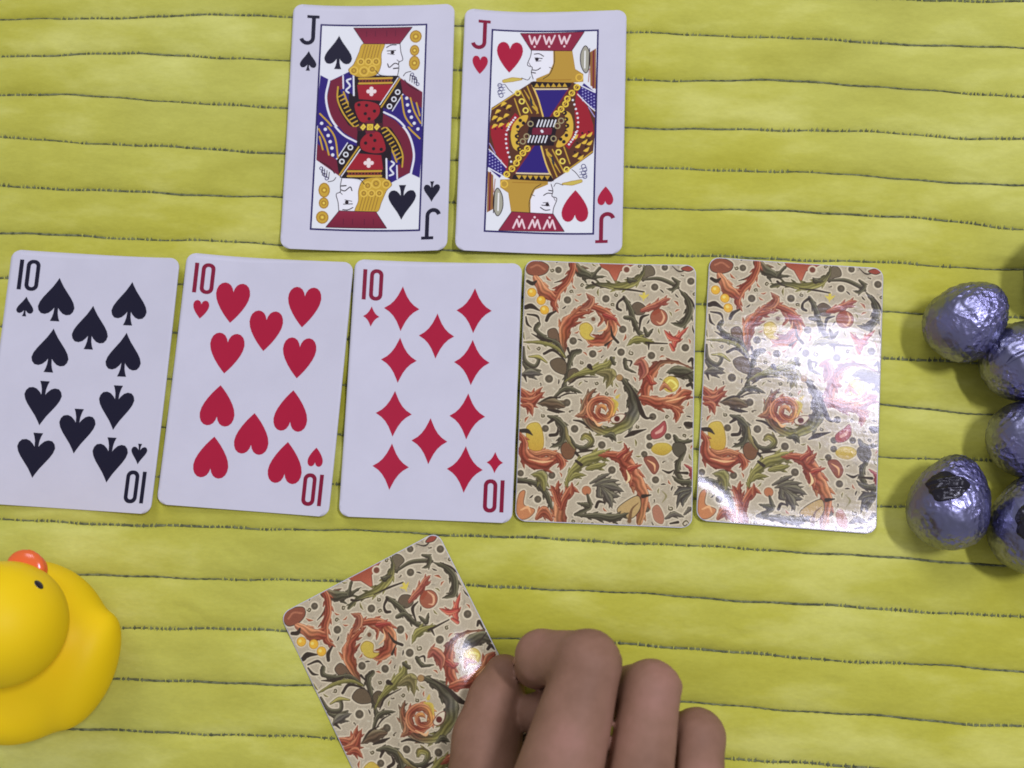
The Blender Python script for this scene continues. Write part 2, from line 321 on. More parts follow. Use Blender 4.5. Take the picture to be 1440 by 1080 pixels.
        grn([(1215, 1345), (1250, 1390), (1370, 1375)], [24, 40, 8]); blob([(1210, 1400), (1280, 1400), (1300, 1450), (1250, 1500), (1205, 1460)], (84, 78, 68)); grn([(1290, 1470), (1240, 1550), (1240, 1640), (1290, 1690)], [16, 34, 30, 8]); drk([(1120, 1600), (1170, 1620), (1210, 1600)], [6, 18, 6]); red([(1290, 1560), (1340, 1600), (1350, 1660)], [8, 26, 30], (146, 66, 74)); drk([(1240, 1620), (1310, 1625)], [10, 20]); drk([(1300, 1250), (1360, 1260)], [30, 40])
        grn([(1200, 1650), (1250, 1690), (1330, 1700), (1300, 1740)], [10, 30, 36, 8]); 
        for p in ([(1340, 1760), (1260, 1790), (1230, 1890)], [(1330, 1780), (1280, 1830), (1275, 1880)], [(1350, 1740), (1260, 1750), (1210, 1790)]): grn(p, [14, 34, 6], (86, 82, 80))
        # big lower arc
        olv([(395, 1750), (420, 1650), (510, 1550), (650, 1490), (740, 1480)], [16, 36, 64, 70, 30]); olv([(420, 1680), (470, 1640), (545, 1640)], [14, 40, 6]); olv([(560, 1590), (640, 1570), (700, 1555)], [30, 44, 8]); drk([(470, 1530), (510, 1560)], [16, 22])
        red([(650, 1490), (760, 1490), (850, 1550), (890, 1640), (950, 1720), (975, 1830), (945, 1990)], [20, 60, 96, 100, 80, 70, 50], [R, R, R, R, O, (150, 92, 70), (146, 104, 70)])
        red([(800, 1490), (850, 1450), (835, 1400)], [44, 26, 10], (140, 66, 58)); red([(850, 1510), (900, 1450)], [50, 6]); red([(880, 1590), (965, 1560)], [44, 6], (150, 70, 60)); red([(870, 1650), (880, 1720)], [44, 8]); drk([(975, 1800), (1035, 1790)], [26, 8]); c.stroke([(850, 1600), (870, 1660), (850, 1700)], [6, 22, 6], (226, 190, 150))
        blob([(860, 1830), (940, 1800), (955, 1880), (900, 1960), (830, 1960), (780, 1900)], (172, 146, 104)); c.stroke([(940, 1850), (890, 1900), (870, 1990)], [5, 14, 30], (110, 84, 62))
        for p, q in (([(580, 1700), (670, 1650), (720, 1630)], [14, 30, 8]), ([(600, 1720), (690, 1690), (790, 1680)], [14, 46, 8]), ([(640, 1720), (740, 1730), (830, 1765)], [20, 60, 6]), ([(660, 1730), (730, 1790), (800, 1800)], [20, 50, 6]), ([(660, 1740), (710, 1810), (740, 1890)], [20, 60, 6]), ([(640, 1740), (640, 1790), (670, 1810)], [30, 34, 8])): grn(p, q, (92, 86, 80))
        drk([(620, 1880), (640, 1840), (690, 1850)], [20, 20, 8]); c.dot(548, 1755, 32, O, edge=B, ew=3, **H); grn([(555, 1790), (575, 1870), (540, 1900), (465, 1935)], [16, 26, 24, 20]); grn([(480, 1850), (550, 1870)], [8, 36]); grn([(480, 1945), (600, 1950), (760, 1965), (860, 1930)], [12, 40, 54, 10])
        grn([(40, 1675), (170, 1705), (250, 1790), (300, 1940)], [30, 34, 40, 12]); grn([(140, 1635), (215, 1650), (230, 1740)], [10, 74, 30], L); drk([(40, 1690), (130, 1700)], [18, 8])
        red([(355, 2000), (345, 1880), (330, 1760), (340, 1690)], [84, 74, 40, 16], [(130, 80, 60), O, R, R]); red([(360, 1880), (400, 1790), (440, 1740), (490, 1770)], [40, 46, 36, 8]); red([(340, 1850), (310, 1770), (285, 1720)], [40, 36, 10]); red([(440, 1770), (440, 1700)], [30, 10])
        blob([(50, 1780), (90, 1760), (80, 1860), (160, 1900), (110, 1960), (45, 1960), (30, 1880)], (178, 120, 86), edge=B); c.stroke([(60, 1900), (110, 1880), (130, 1920)], [10, 20, 8], (210, 160, 120)); red([(180, 1960), (230, 1910), (280, 1970)], [30, 60, 30], (140, 80, 62))
        c.poly([(1050, 1890), (1090, 1870), (1130, 1950), (1120, 2010), (1070, 1990), (1050, 1940)], (160, 112, 94), edge=(110, 80, 70), ew=3, smooth=True, **H); c.stroke([(1120, 1760), (1150, 1800), (1120, 1850)], [4, 14, 4], (130, 122, 90))
        grn([(1150, 1970), (1210, 1940), (1280, 1960)], [16, 34, 8], (100, 92, 88)); grn([(1290, 1940), (1330, 1900)], [12, 26], (100, 92, 88)); drk([(1180, 2010), (1240, 2000)], [10, 18])
    occ = c.occ.copy(); jobs = []
    for _ in range(5200):                                           # small tendrils and leaflets fill the open ground
        x, y = rs.uniform(20, 1370), rs.uniform(60, 2030); px, py = T(x, y)
        r = int(rs.choice([24, 32, 44]) * T.k); i, j = int(py), int(px)
        if i < 2 or j < 2 or i >= h - 2 or j >= w - 2: continue
        if occ[max(0, i - r):i + r, max(0, j - r):j + r].max() > .3: continue
        occ[max(0, i - r):i + r, max(0, j - r):j + r] = 1; jobs.append((x, y, r / T.k, rs.uniform(0, 6.3), rs.randint(5)))
    for c.mode in (0, 1):
        for x, y, r, a, k in jobs:
            q = lambda s_, o: (x + r * s_ * math.cos(a + o), y + r * s_ * math.sin(a + o))
            if k == 0: c.stroke([q(.9, 3.1), q(.3, 2.2), q(.5, .6), q(.95, .3)], [3, 12, 10, 3], D, halo=halo, hw=6)
            elif k == 1: c.stroke([q(.9, 3.1), q(.2, 1.5), q(.9, 0)], [4, r * .55, 4], (112, 104, 66), hi=(150, 142, 96), lo=(66, 60, 46), halo=halo, hw=6)
            elif k == 2: c.stroke([q(.9, 3.1), q(.25, 1.8), q(.8, 0)], [4, r * .6, 4], (148, 82, 62), hi=(206, 150, 110), lo=(92, 50, 44), halo=halo, hw=6)
            elif k == 3: c.stroke([q(.8, 2.6), q(.8, 1.2), q(.6, 0), q(.2, -1.2), q(.3, 2)], [4, 11, 10, 9, 8], (86, 78, 62), halo=halo, hw=6)
            else: c.dot(x, y, r * .3, (92, 82, 70), halo=halo, hw=7); c.stroke([q(.4, 1), q(.95, 1.3)], [8, 3], D)
    a = c.a
    n = rs.normal(0, 1, a.shape[:2]); n = (n + np.roll(n, 1, 0) + np.roll(n, 1, 1) + np.roll(n, (1, 1), (0, 1))) / 2
    for ax in (0, 1): a = (a * 2 + np.roll(a, 1, ax) + np.roll(a, -1, ax)) / 4          # ink soaks a little
    return a * (1 + .03 * n[..., None])

W_, RD, MR, BL, GO, BK, GD = (206, 208, 226), (140, 32, 46), (104, 32, 54), (44, 32, 112), (182, 148, 56), (34, 24, 32), (150, 112, 44)
def draw_jack(w, h, which):
    """Upper half of a court card drawn once and turned over for the lower half."""
    S = which == 'spade'
    sx, y0, ym, xs, xo, yk = (.04, 205, 795.5, 819., 350, .012) if S else (.036, 258, 780.8, 820., 348, .0085)
    def T(X, Y):
        u = (X + sx * (Y - y0) - xo) / xs; v = (Y - y0 - (X - xo) * yk) / (2 * ym)
        return (u * w, v * h)
    T.k = w / 819.0
    c = Canvas(w, h, W_, T)
    def ln(p, w_=7, col=BK, **k): c.stroke(p, np.array(w_) * (.78 if col is BK else 1), col, **k)
    if S:
        c.poly([(340, 600), (420, 640), (560, 570), (640, 600), (940, 605), (1140, 745), (1130, 1060), (300, 1060)], BL)
        c.poly([(420, 640), (520, 598), (520, 700), (480, 720), (470, 800), (560, 950), (640, 1030), (640, 1130), (500, 1040), (420, 930), (390, 780)], MR)
        c.poly([(470, 690), (480, 690), (530, 800), (600, 880), (650, 950), (640, 1040), (560, 990), (490, 880), (462, 780)], BK)
        for p in ([(476, 690), (474, 790), (520, 900), (590, 990), (640, 1030)], [(520, 730), (560, 830), (620, 910)]): ln(p, 13, GO)
        for i in range(9):
            t = i / 8; x, y = 500 + 120 * t, 760 + 240 * t; ln([(x - 18, y + 8), (x + 22, y - 14)], 11, GO); c.dot(x + 6, y + 16, 7, BK)
        ln([(408, 636), (384, 780), (420, 930), (500, 1035), (640, 1130)], 17, W_)
        for p in ([(338, 905), (420, 990), (460, 1070)], [(330, 1015), (372, 1075)]): ln(p, 13, GO)
        for x, y in ((352, 980), (378, 1022), (404, 1066)): c.dot(x, y, 13, W_)
        c.poly([(560, 585), (960, 610), (880, 760), (830, 830), (830, 1060), (640, 1060), (640, 960), (560, 840), (560, 720)], BK)
        c.poly([(625, 672), (905, 672), (880, 730), (820, 800), (640, 785)], RD); c.poly([(640, 620), (905, 620), (892, 662), (640, 662)], (120, 52, 46))
        for y in (624, 662): ln([(640, y), (900, y - 2)], 15, GO)
        for i in range(10): c.dot(655 + 25 * i, 643, 7, BK)
        for dx, dy in ((0, -22), (0, 22), (-24, 0), (24, 0), (0, 0)): c.dot(738 + dx, 725 + dy, 16, (236, 200, 210))
        c.poly([(610, 820), (690, 800), (790, 830), (800, 900), (740, 960), (660, 965), (620, 900)], (140, 34, 46), smooth=True)
        for x, y in ((640, 830), (700, 835), (762, 880), (690, 900), (720, 940)): c.dot(x, y, 13, BK)
        c.poly([(690, 960), (760, 950), (770, 1010), (690, 1010)], MR)
        c.poly([(510, 600), (600, 590), (605, 760), (520, 700)], BL); ln([(515, 600), (518, 700)], 12, W_); ln([(597, 600), (600, 755)], 14, W_)
        ln([(575, 625), (545, 640), (570, 680), (540, 715), (560, 735)], 14, W_)
        c.poly([(960, 620), (1140, 742), (1135, 870), (985, 745), (900, 700)], MR)
        c.poly([(965, 625), (985, 745), (905, 880), (815, 850)], BK)
        ln([(962, 630), (815, 850)], 12, GO); ln([(948, 622), (805, 830)], 9, W_); ln([(985, 755), (905, 880)], 12, W_)
        for x, y in ((945, 735), (915, 790), (880, 845)): c.ring(x, y, 17, 10, W_)
        c.poly([(905, 885), (985, 760), (1135, 880), (1130, 1060), (1010, 1040), (900, 930)], BL)
        for p in ([(975, 765), (1000, 920), (1060, 1010), (1125, 1075)], [(1045, 785), (1075, 890), (1125, 985)], [(1092, 825), (1118, 925)]): ln(p, 13, GO)
        for x, y in ((1016, 785), (1022, 838), (1036, 888), (1052, 936), (1074, 984), (1102, 1024)): c.dot(x, y, 13, W_)
        ln([(836, 890), (930, 940), (1000, 1010), (1050, 1100)], 15, W_)
        c.poly([(830, 900), (930, 960), (1000, 1040), (820, 1060)], MR)
        # head
        c.poly([(830, 345), (965, 350), (976, 420), (986, 480), (955, 500), (955, 545), (945, 605), (870, 610), (790, 560)], (214, 216, 232))
        c.poly([(680, 345), (835, 342), (815, 430), (812, 520), (770, 595), (640, 610), (560, 560), (600, 510), (640, 420)], GO, edge=(110, 80, 50), ew=4, smooth=True)
        for i in range(6): ln([(690 + 24 * i, 360), (660 + 24 * i, 470)], 5, (130, 96, 46))
        for x, y, r in ((600, 560, 30), (680, 565, 34), (655, 490, 24), (715, 490, 24), (775, 490, 26), (745, 550, 28)): c.ring(x, y, r, 9, (206, 174, 82)); c.ring(x, y, r * .5, 5, (120, 86, 44))
        ln([(965, 350), (972, 420), (986, 480), (955, 500), (955, 545), (945, 605)], 7); ln([(770, 560), (815, 600), (945, 608)], 7)
        ln([(858, 380), (895, 362), (935, 362)], 9); ln([(862, 408), (930, 405)], 8); c.dot(905, 420, 14, BK); ln([(866, 428), (920, 438)], 6)
        ln([(866, 510), (880, 538), (920, 508), (950, 515)], 10); ln([(912, 548), (948, 545)], 12); ln([(940, 480), (960, 498)], 6)
        c.poly([(600, 222), (1060, 226), (962, 352), (682, 346)], MR, edge=BK, ew=4, lo=(128, 40, 64))
        for x in (700, 770, 860, 930): ln([(x, 250), (x, 290)], 6, (90, 28, 52))
        # staff and hand
        for x, y, rx, ry in ((1090, 300, 40, 42), (1080, 410, 30, 36), (1078, 510, 36, 50)):
            c.poly([(x + rx * math.cos(a), y + ry * math.sin(a)) for a in np.linspace(0, 2 * PI, 14)[:-1]], GO, edge=GD, ew=8)
            c.ring(x, y, min(rx, ry) * .5, 8, GD); c.dot(x, y, 9, (220, 190, 90))
        ln([(990, 610), (1010, 585), (1050, 575)], 7); 
        for i in range(4): ln([(1045 + 16 * i, 600 + 8 * i), (1040 + 18 * i, 650 + 12 * i)], 7); c.ring(1060 + 14 * i, 600 + 26 * i, 12, 6, (60, 56, 100))
        ln([(1000, 640), (1040, 690), (1110, 730)], 7)
        # belt
        c.poly([(640, 975), (830, 975), (830, 1035), (640, 1035)], (64, 30, 40))
        c.poly([(704, 981), (752, 981), (752, 1029), (704, 1029)], (206, 180, 66)); c.ring(728, 1005, 10, 5, GD)
        for x in (676, 784): c.poly([(x - 24, 1005), (x, 977), (x + 24, 1005), (x, 1033)], (210, 188, 80)); c.dot(x, 1005, 5, GD)
    else:
        c.poly([(335, 870), (560, 715), (660, 650), (960, 655), (1150, 745), (1140, 1100), (310, 1100)], (80, 48, 36))
        # left sleeve
        c.poly([(330, 1010), (460, 985), (520, 900), (560, 940), (480, 1100), (310, 1100)], RD)
        for x, y in ((385, 900), (430, 840), (470, 860), (400, 960), (450, 930), (360, 950), (360, 1015), (410, 1005), (470, 1000)): c.stroke([(x - 20, y + 14), (x, y - 8), (x + 20, y - 12)], [6, 26, 8], (206, 172, 66)); c.dot(x + 6, y + 20, 8, BK)
        for p in ([(340, 880), (450, 800), (560, 725)], [(515, 790), (560, 920)], [(560, 725), (650, 900)], [(615, 690), (700, 900)]): ln(p, 10, GO)
        for x, y in ((540, 745), (572, 810), (602, 880)): c.ring(x, y, 19, 11, (226, 196, 92))
        ln([(590, 720), (640, 800), (690, 860), (690, 905)], [6, 14, 10, 6], GO); ln([(640, 790), (660, 860)], 14, (40, 46, 60)); ln([(660, 850), (690, 880)], 16, GO)
        # blue tabard
        c.poly([(672, 712), (940, 716), (790, 928), (735, 932)], BL); ln([(655, 680), (700, 790), (738, 925)], 13, (206, 176, 96)); ln([(940, 716), (795, 930)], 12, (112, 40, 52)); ln([(680, 712), (930, 712)], 12, (206, 190, 160))
        c.poly([(640, 655), (970, 655), (950, 700), (660, 700)], BK); 
        for i in range(6): c.poly([(670 + 44 * i, 696), (690 + 44 * i, 664), (712 + 44 * i, 696)], GO)
        # right chain and sleeve
        c.poly([(1000, 720), (1090, 860), (1130, 1000), (1130, 1100), (1000, 1100), (985, 900)], RD)
        c.poly([(1060, 670), (1150, 745), (1146, 880), (1090, 850), (1010, 740)], BL)
        for i in range(5):
            for j in range(5): c.dot(1050 + 22 * i, 710 + 24 * j + 16 * i, 6, (150, 150, 206))
        ln([(1010, 755), (1090, 840), (1146, 890)], 9, W_); ln([(1040, 690), (1146, 745)], 10, W_); ln([(1095, 860), (1140, 935)], 8, (150, 140, 200))
        for x, y in ((1005, 700), (965, 745), (930, 790), (915, 830), (880, 870), (845, 905)): c.ring(x, y, 20, 12, (226, 186, 70))
        ln([(1010, 690), (950, 770), (890, 860), (830, 915)], 9, GO)
        for i in range(8): t = i / 7; c.dot(972 + 40 * math.sin(t * 2.2), 800 + 245 * t, 9, W_)
        c.poly([(905, 890), (955, 910), (975, 1000), (955, 1080), (905, 1090), (925, 1000)], (196, 164, 66), smooth=True)
        for x, y in ((908, 900), (918, 950), (925, 1000), (915, 1050)): c.dot(x, y, 18, BK); c.dot(x - 6, y, 7, GO)
        c.poly([(490, 1085), (500, 1000), (560, 930), (620, 920), (600, 980), (550, 1030), (545, 1090)], (196, 160, 62), smooth=True)
        for x, y in ((560, 960), (585, 980), (540, 1010), (525, 1060)): c.dot(x, y, 14, BK)
        for i in range(8): t = i / 7; c.dot(520 - 60 * math.sin(t * 1.7), 940 + 130 * t, 9, W_)
        # head
        c.poly([(650, 405), (830, 405), (830, 520), (790, 600), (720, 640), (660, 635), (650, 580), (655, 540), (620, 520), (645, 450)], (214, 216, 232))
        c.poly([(826, 405), (968, 415), (990, 560), (1052, 600), (1052, 655), (960, 660), (690, 650), (690, 632), (790, 590), (826, 510)], (168, 134, 58), edge=GD, ew=4)
        c.ring(1025, 625, 26, 10, (206, 170, 70)); ln([(700, 640), (960, 640)], 8, GD); ln([(650, 405), (643, 450), (618, 520), (655, 540), (648, 580), (662, 632)], 7)
        ln([(830, 410), (830, 500), (795, 590), (740, 632)], 6); ln([(672, 435), (710, 432), (745, 452)], 9); ln([(675, 465), (735, 470)], 8); c.dot(692, 475, 14, BK); ln([(685, 492), (725, 488)], 6)
        ln([(655, 560), (690, 562), (720, 545)], 9); ln([(650, 580), (680, 585)], 10); ln([(790, 540), (815, 550)], 6); ln([(645, 535), (630, 505)], 5)
        c.poly([(565, 272), (1065, 268), (966, 412), (648, 402)], (128, 36, 62), edge=BK, ew=4)
        for x in (675, 790, 910): ln([(x - 42, 290), (x - 22, 355), (x, 300), (x + 16, 355), (x + 46, 290)], 14, (226, 190, 206), straight=True); c.dot(x, 376, 9, (226, 190, 206))
        # feather, hand, axe
        ln([(432, 655), (500, 640), (570, 635)], [20, 30, 8], (186, 168, 84), edge=GD, ew=4); ln([(570, 625), (620, 640), (640, 615)], 6)
        for i in range(4): c.ring(400 + 10 * (i % 2), 690 + 26 * i, 16, 6, (70, 70, 110)); ln([(385, 690 + 24 * i), (440, 680 + 22 * i)], 5, (90, 90, 130))
        ln([(440, 680), (470, 720), (500, 745)], 6)
        c.poly([(1108, 430), (1158, 400), (1152, 720), (1110, 690)], (136, 92, 52)); ln([(1138, 420), (1132, 710)], 12, MR); ln([(1105, 560), (1095, 660)], 8, (160, 120, 120))
        c.poly([(1075, 380), (1105, 440), (1100, 540), (1075, 588), (1042, 530), (1040, 440)], (150, 148, 140), edge=BK, ew=6, smooth=True); ln([(1072, 420), (1068, 550)], 12, (214, 214, 222)); ln([(1108, 400), (1100, 560)], 8)
        # clasp
        c.poly([(640, 930), (850, 930), (840, 1050), (620, 1050)], BK)
        for i in range(6): ln([(690 + 26 * i, 1005), (708 + 26 * i, 955)], 11, W_)
        for x, y in ((880, 960), (850, 1000), (640, 985)): c.ring(x, y, 20, 9, (150, 140, 110))
        c.poly([(660, 1015), (810, 1015), (806, 1045), (650, 1045)], MR); c.dot(728, 1040, 11, W_)
    hh = h // 2
    a = c.a; a[h - hh:] = a[:hh][::-1, ::-1]
    return a
# ---------------------------------------------------------------- material library
def cloth_material():
    m = material('yellow_plush', (.6, .55, .07), rough=.85, spec=.12, Sheen_Weight=.25, Sheen_Roughness=.5)
    n1 = noise_tex(m, 30, 5, .6, (.5, 1.3, 1)); n2 = noise_tex(m, 900, 2, .6, (.6, 1.4, 1)); n3 = noise_tex(m, 9, 2, .5)
    r1 = ramp(m, n1.outputs[0], [(.30, alb(146, 143, 42)), (.5, alb(172, 171, 74)), (.66, alb(200, 200, 122))])
    r3 = ramp(m, n3.outputs[0], [(.38, alb(182, 184, 108)), (.62, alb(168, 163, 56))])
    mx = nd(m, 'ShaderNodeMix', data_type='RGBA', i0=.4); lk(m, r1.outputs[0], mx.inputs[6]); lk(m, r3.outputs[0], mx.inputs[7])
    mul = nd(m, 'ShaderNodeMix', data_type='RGBA', blend_type='MULTIPLY', i0=.16); r2 = ramp(m, n2.outputs[0], [(.3, (.6, .6, .6)), (.7, (1, 1, 1))])
    lk(m, mx.outputs[2], mul.inputs[6]); lk(m, r2.outputs[0], mul.inputs[7]); lk(m, mul.outputs[2], bsdf(m).inputs['Base Color'])
    b = bump(m, n2.outputs[0], .16, .0004); n4 = noise_tex(m, 75, 3, .55, (.6, 1.1, 1)); bump(m, n4.outputs[0], .55, .0022, b)
    return m
M_CLOTH = cloth_material()
M_SEAM = material('seam_thread', alb(64, 68, 54), rough=.9, spec=.1)
n = noise_tex(M_SEAM, 700, 2); r = ramp(M_SEAM, n.outputs[0], [(.35, alb(72, 76, 64)), (.7, alb(120, 124, 98))]); lk(M_SEAM, r.outputs[0], bsdf(M_SEAM).inputs['Base Color'])
M_TUFT = material('pale_pile_tuft', alb(166, 166, 84), rough=.9, spec=.1)
def paper_like(name, col):
    m = material(name, col, rough=.38, spec=.10)
    n = noise_tex(m, 1500, 1, .5); bump(m, n.outputs[0], .05, .0001)
    n2 = noise_tex(m, 60, 4, .6); lo_ = tuple(k * .955 for k in col); r = ramp(m, n2.outputs[0], [(.3, lo_), (.62, col)]); lk(m, r.outputs[0], bsdf(m).inputs['Base Color'])
    return m
M_PAPER = paper_like('white_card_stock', PAPER)
M_BLACK = paper_like('black_ink', alb(30, 29, 48)); M_RED = paper_like('red_ink', alb(156, 30, 60)); M_BLUE = paper_like('blue_ink', alb(40, 34, 92)); M_DEEP = paper_like('deep_red_ink', alb(120, 28, 56))
def printed(name, a, rough, spec, linen):
    m = material(name, (.5, .5, .5), rough=rough, spec=spec)
    t = nd(m, 'ShaderNodeTexImage'); t.image = image(name, a); t.extension = 'EXTEND'; uv = nd(m, 'ShaderNodeUVMap'); lk(m, uv.outputs[0], t.inputs[0]); lk(m, t.outputs[0], bsdf(m).inputs['Base Color'])
    n = noise_tex(m, 420, 2, .6); b_ = bump(m, n.outputs[0], linen, .0002)
    n_ = noise_tex(m, 75, 3, .6, (.35, 1.5, 1)); bump(m, n_.outputs[0], linen * 3, .0005, b_)
    return m
M_BACK = printed('scroll_leaf_print', draw_back(640, 970), .09, .075, .06)
M_COURT = {'spade': printed('jack_of_spades_print', draw_jack(522, 1022, 'spade'), .38, .10, .03), 'heart': printed('jack_of_hearts_print', draw_jack(522, 1022, 'heart'), .38, .10, .03)}
def foil_material():
    m = material('lavender_foil', (.40, .40, .62), rough=.31, metal=1)
    tc = nd(m, 'ShaderNodeTexCoord'); ns = nd(m, 'ShaderNodeTexNoise', Scale=150., Detail=3.); lk(m, tc.outputs['Object'], ns.inputs['Vector'])
    v = nd(m, 'ShaderNodeTexVoronoi', Scale=560., feature='F1'); mp = nd(m, 'ShaderNodeVectorMath', operation='MULTIPLY_ADD'); mp.inputs[1].default_value = (.004,) * 3
    lk(m, ns.outputs['Color'], mp.inputs[0]); lk(m, tc.outputs['Object'], mp.inputs[2]); lk(m, mp.outputs[0], v.inputs['Vector'])
    n2 = nd(m, 'ShaderNodeTexNoise', Scale=700., Detail=4., Roughness=.6); lk(m, tc.outputs['Object'], n2.inputs['Vector'])
    b = bump(m, v.outputs['Distance'], .55, .0007); b2 = bump(m, n2.outputs[0], .5, .0008, b)
    nm = nd(m, 'ShaderNodeTexNoise', Scale=95., Detail=2.); lk(m, tc.outputs['Object'], nm.inputs['Vector'])
    for q_, lo_, hi_ in ((b, .08, .85), (b2, .06, .65)):
        mr = nd(m, 'ShaderNodeMapRange'); [mr.inputs[k_].__setattr__('default_value', v_) for k_, v_ in ((1, .42), (2, .6), (3, lo_), (4, hi_))]; lk(m, nm.outputs[0], mr.inputs[0]); lk(m, mr.outputs[0], q_.inputs['Strength'])
    n3 = nd(m, 'ShaderNodeTexNoise', Scale=70., Detail=2.); lk(m, tc.outputs['Object'], n3.inputs['Vector'])
    r = ramp(m, n3.outputs[0], [(.35, (.25, .255, .33)), (.65, (.33, .32, .52))]); lk(m, r.outputs[0], bsdf(m).inputs['Base Color'])
    return m
M_FOIL = foil_material()
M_DARK = material('dark_gloss', (.010, .008, .010), rough=.24, spec=.5)
n = noise_tex(M_DARK, 260, 3, .6); bump(M_DARK, n.outputs[0], .3, .0006)
M_DUCK = material('yellow_vinyl', (1.0, .69, .008), rough=.5, spec=.14, Subsurface_Weight=.05, Subsurface_Radius=(.004, .002, .0006), Subsurface_Scale=.5)
M_BEAK = material('orange_vinyl', alb(236, 96, 46), rough=.2, spec=.5)
M_EYE = material('black_eye_paint', (.012, .008, .008), rough=.12, spec=.6)
def skin_material():
    m = material('brown_skin', (.3, .16, .10), rough=.6, spec=.18, Subsurface_Weight=0.0, Subsurface_Radius=(.003, .0012, .0006), Subsurface_Scale=.6)
    n1 = noise_tex(m, 45, 4, .6); n2 = noise_tex(m, 900, 3, .6)
    r1 = ramp(m, n1.outputs[0], [(.3, alb(113, 84, 72)), (.52, alb(129, 97, 86)), (.72, alb(143, 106, 99))]); lk(m, r1.outputs[0], bsdf(m).inputs['Base Color'])
    b = bump(m, n2.outputs[0], .12, .0004); n3 = noise_tex(m, 160, 2, .5, (1, .35, 1)); bump(m, n3.outputs[0], .10, .0009, b)
    return m
M_SKIN = skin_material()
M_NAIL = material('fingernail', alb(150, 112, 100), rough=.3, spec=.5)

# ---------------------------------------------------------------- quilted plush cloth: padded channels between stitched seams
SEAMS = [
 [(124.5, 187.8), (157.5, 188.1)],
 [(-208.2, 172.3), (-179.2, 173.5), (-153, 174.7), (-121.8, 176.6), (-100.9, 176.2), (-39.1, 174.2), (19.9, 173.3), (39.2, 172.7), (71.5, 172.7), (103.5, 171.4), (128, 171), (157.1, 170.7)],
 [(-206.5, 158), (-188.2, 159.1), (-175.1, 160.2), (-151.6, 160.6), (-128.1, 160.1), (-100.1, 159.2), (19.7, 155.2), (49.4, 156), (74.1, 156.7), (98.6, 155.8), (120.5, 154.5), (139.9, 153.3), (156.7, 153.2)],
 [(-204.8, 143.4), (-189.2, 144.4), (-155.2, 143.7), (-139.5, 142.8), (-118.8, 141.8), (-99.6, 141.6), (20.2, 137.9), (39.9, 137.7), (74.3, 138.5), (93.7, 139), (110.7, 138.5), (130, 137.5), (146.8, 137.3), (156.4, 138.1)],
 [(-202.9, 127.7), (-184.6, 126.9), (-153.4, 126.2), (-130.2, 125.6), (-98.3, 124.7), (20.1, 123.4), (37.8, 123.2), (74.4, 123.6), (98.6, 123), (122.6, 122), (139.3, 120.8), (155.9, 121.1)],
 [(-200.8, 110), (-174.8, 109), (-149.2, 109), (-123.6, 108.6), (-98.3, 108.6), (20.6, 108.6), (38.1, 109.2), (74.5, 109.4), (98.6, 109.1), (122.5, 108.4), (141.4, 106.6), (155.6, 105.5)],
 [(-198.8, 92.6), (-175.6, 92.3), (-150, 91.9), (-122.2, 92.1), (-97.7, 91.6), (20.1, 92.2), (40.9, 92.4), (60.2, 92.6), (84.2, 92.4), (108.1, 92.5), (127, 91.9), (150.5, 91.5)],
 [(-196.8, 75.9), (-192.2, 76.1), (108, 75.6), (120.9, 75.5), (147.4, 74.8)],
 [(-194.8, 59), (107.9, 59.7), (119.6, 59.2)],
 [(-190, 42.6), (107.8, 43.9), (118.3, 43.1), (143.7, 42)],
 [(-190, 26), (107.7, 26.6), (123.9, 26.6)],
 [(-190, 9.4), (107.7, 10.5), (114.5, 10.4)],
 [(-186.9, -7.5), (-162.3, -7.4), (-142.7, -7.2), (-125.6, -6.9), (-99, -6.4), (-70.2, -5.7), (-47.5, -5.4), (-34.6, -5.5), (5.7, -5.3), (29.1, -5.4), (50.1, -5.5), (73.2, -5.6), (98.4, -6), (128, -6.7), (147.3, -6.9)],
 [(-184.9, -24.1), (-153.1, -24.4), (-133.7, -24.2), (-112, -23.6), (-78.5, -22.7), (-26.4, -21.8), (-17, -21.9), (6.3, -21.4), (29.6, -21.7), (52.7, -22.1), (77.9, -22.5), (103, -22.6), (127.8, -23), (152.5, -23.3)],
 [(-144.1, -41.2), (-124.9, -40.3), (-103.4, -39.7), (-89.2, -39.4), (-18.6, -38.2), (-2.3, -37.6), (22, -37.9), (39.2, -38), (53, -38.4), (75.8, -39.5), (98.4, -39.7), (118.6, -39.5), (152.1, -40.2)],
 [(-142.4, -57.4), (-123.3, -57.6), (-104.3, -56.8), (-83.1, -56.4), (44.2, -55.3), (66.9, -55.7), (82.7, -56), (109.6, -56.3), (131.8, -57.3), (151.7, -56.9)],
 [(-151.4, -74.2), (-131.3, -73.8), (-102.9, -73.2), (-70.2, -72.5), (58.1, -71.7), (69.3, -72), (87.2, -71.9), (96.1, -72.5)],
]
SEAMS = [[(0, 188 + 16.4 * k)] for k in (4, 3, 2, 1)] + SEAMS + [[(0, -72.8 - 16.5 * k)] for k in (1, 2, 3, 4, 5, 6)]
X0, X1 = -300.0, 260.0
def seam_y(i, x):
    p = np.array(SEAMS[i]); s = 0
    for d in (-9, -4.5, 0, 4.5, 9): s = s + np.interp(x + d, p[:, 0], p[:, 1])
    return s / 5 + .22 * np.sin(x * .11 + i * 2.1) + .12 * np.sin(x * .31 + i)
lump = sines(11, 14, .03, .12); fine = sines(12, 22, .25, .8, .6); pucker = sines(14, 10, .5, 1.3, 1.0)
DENTS = []
rd = np.random.RandomState(21)
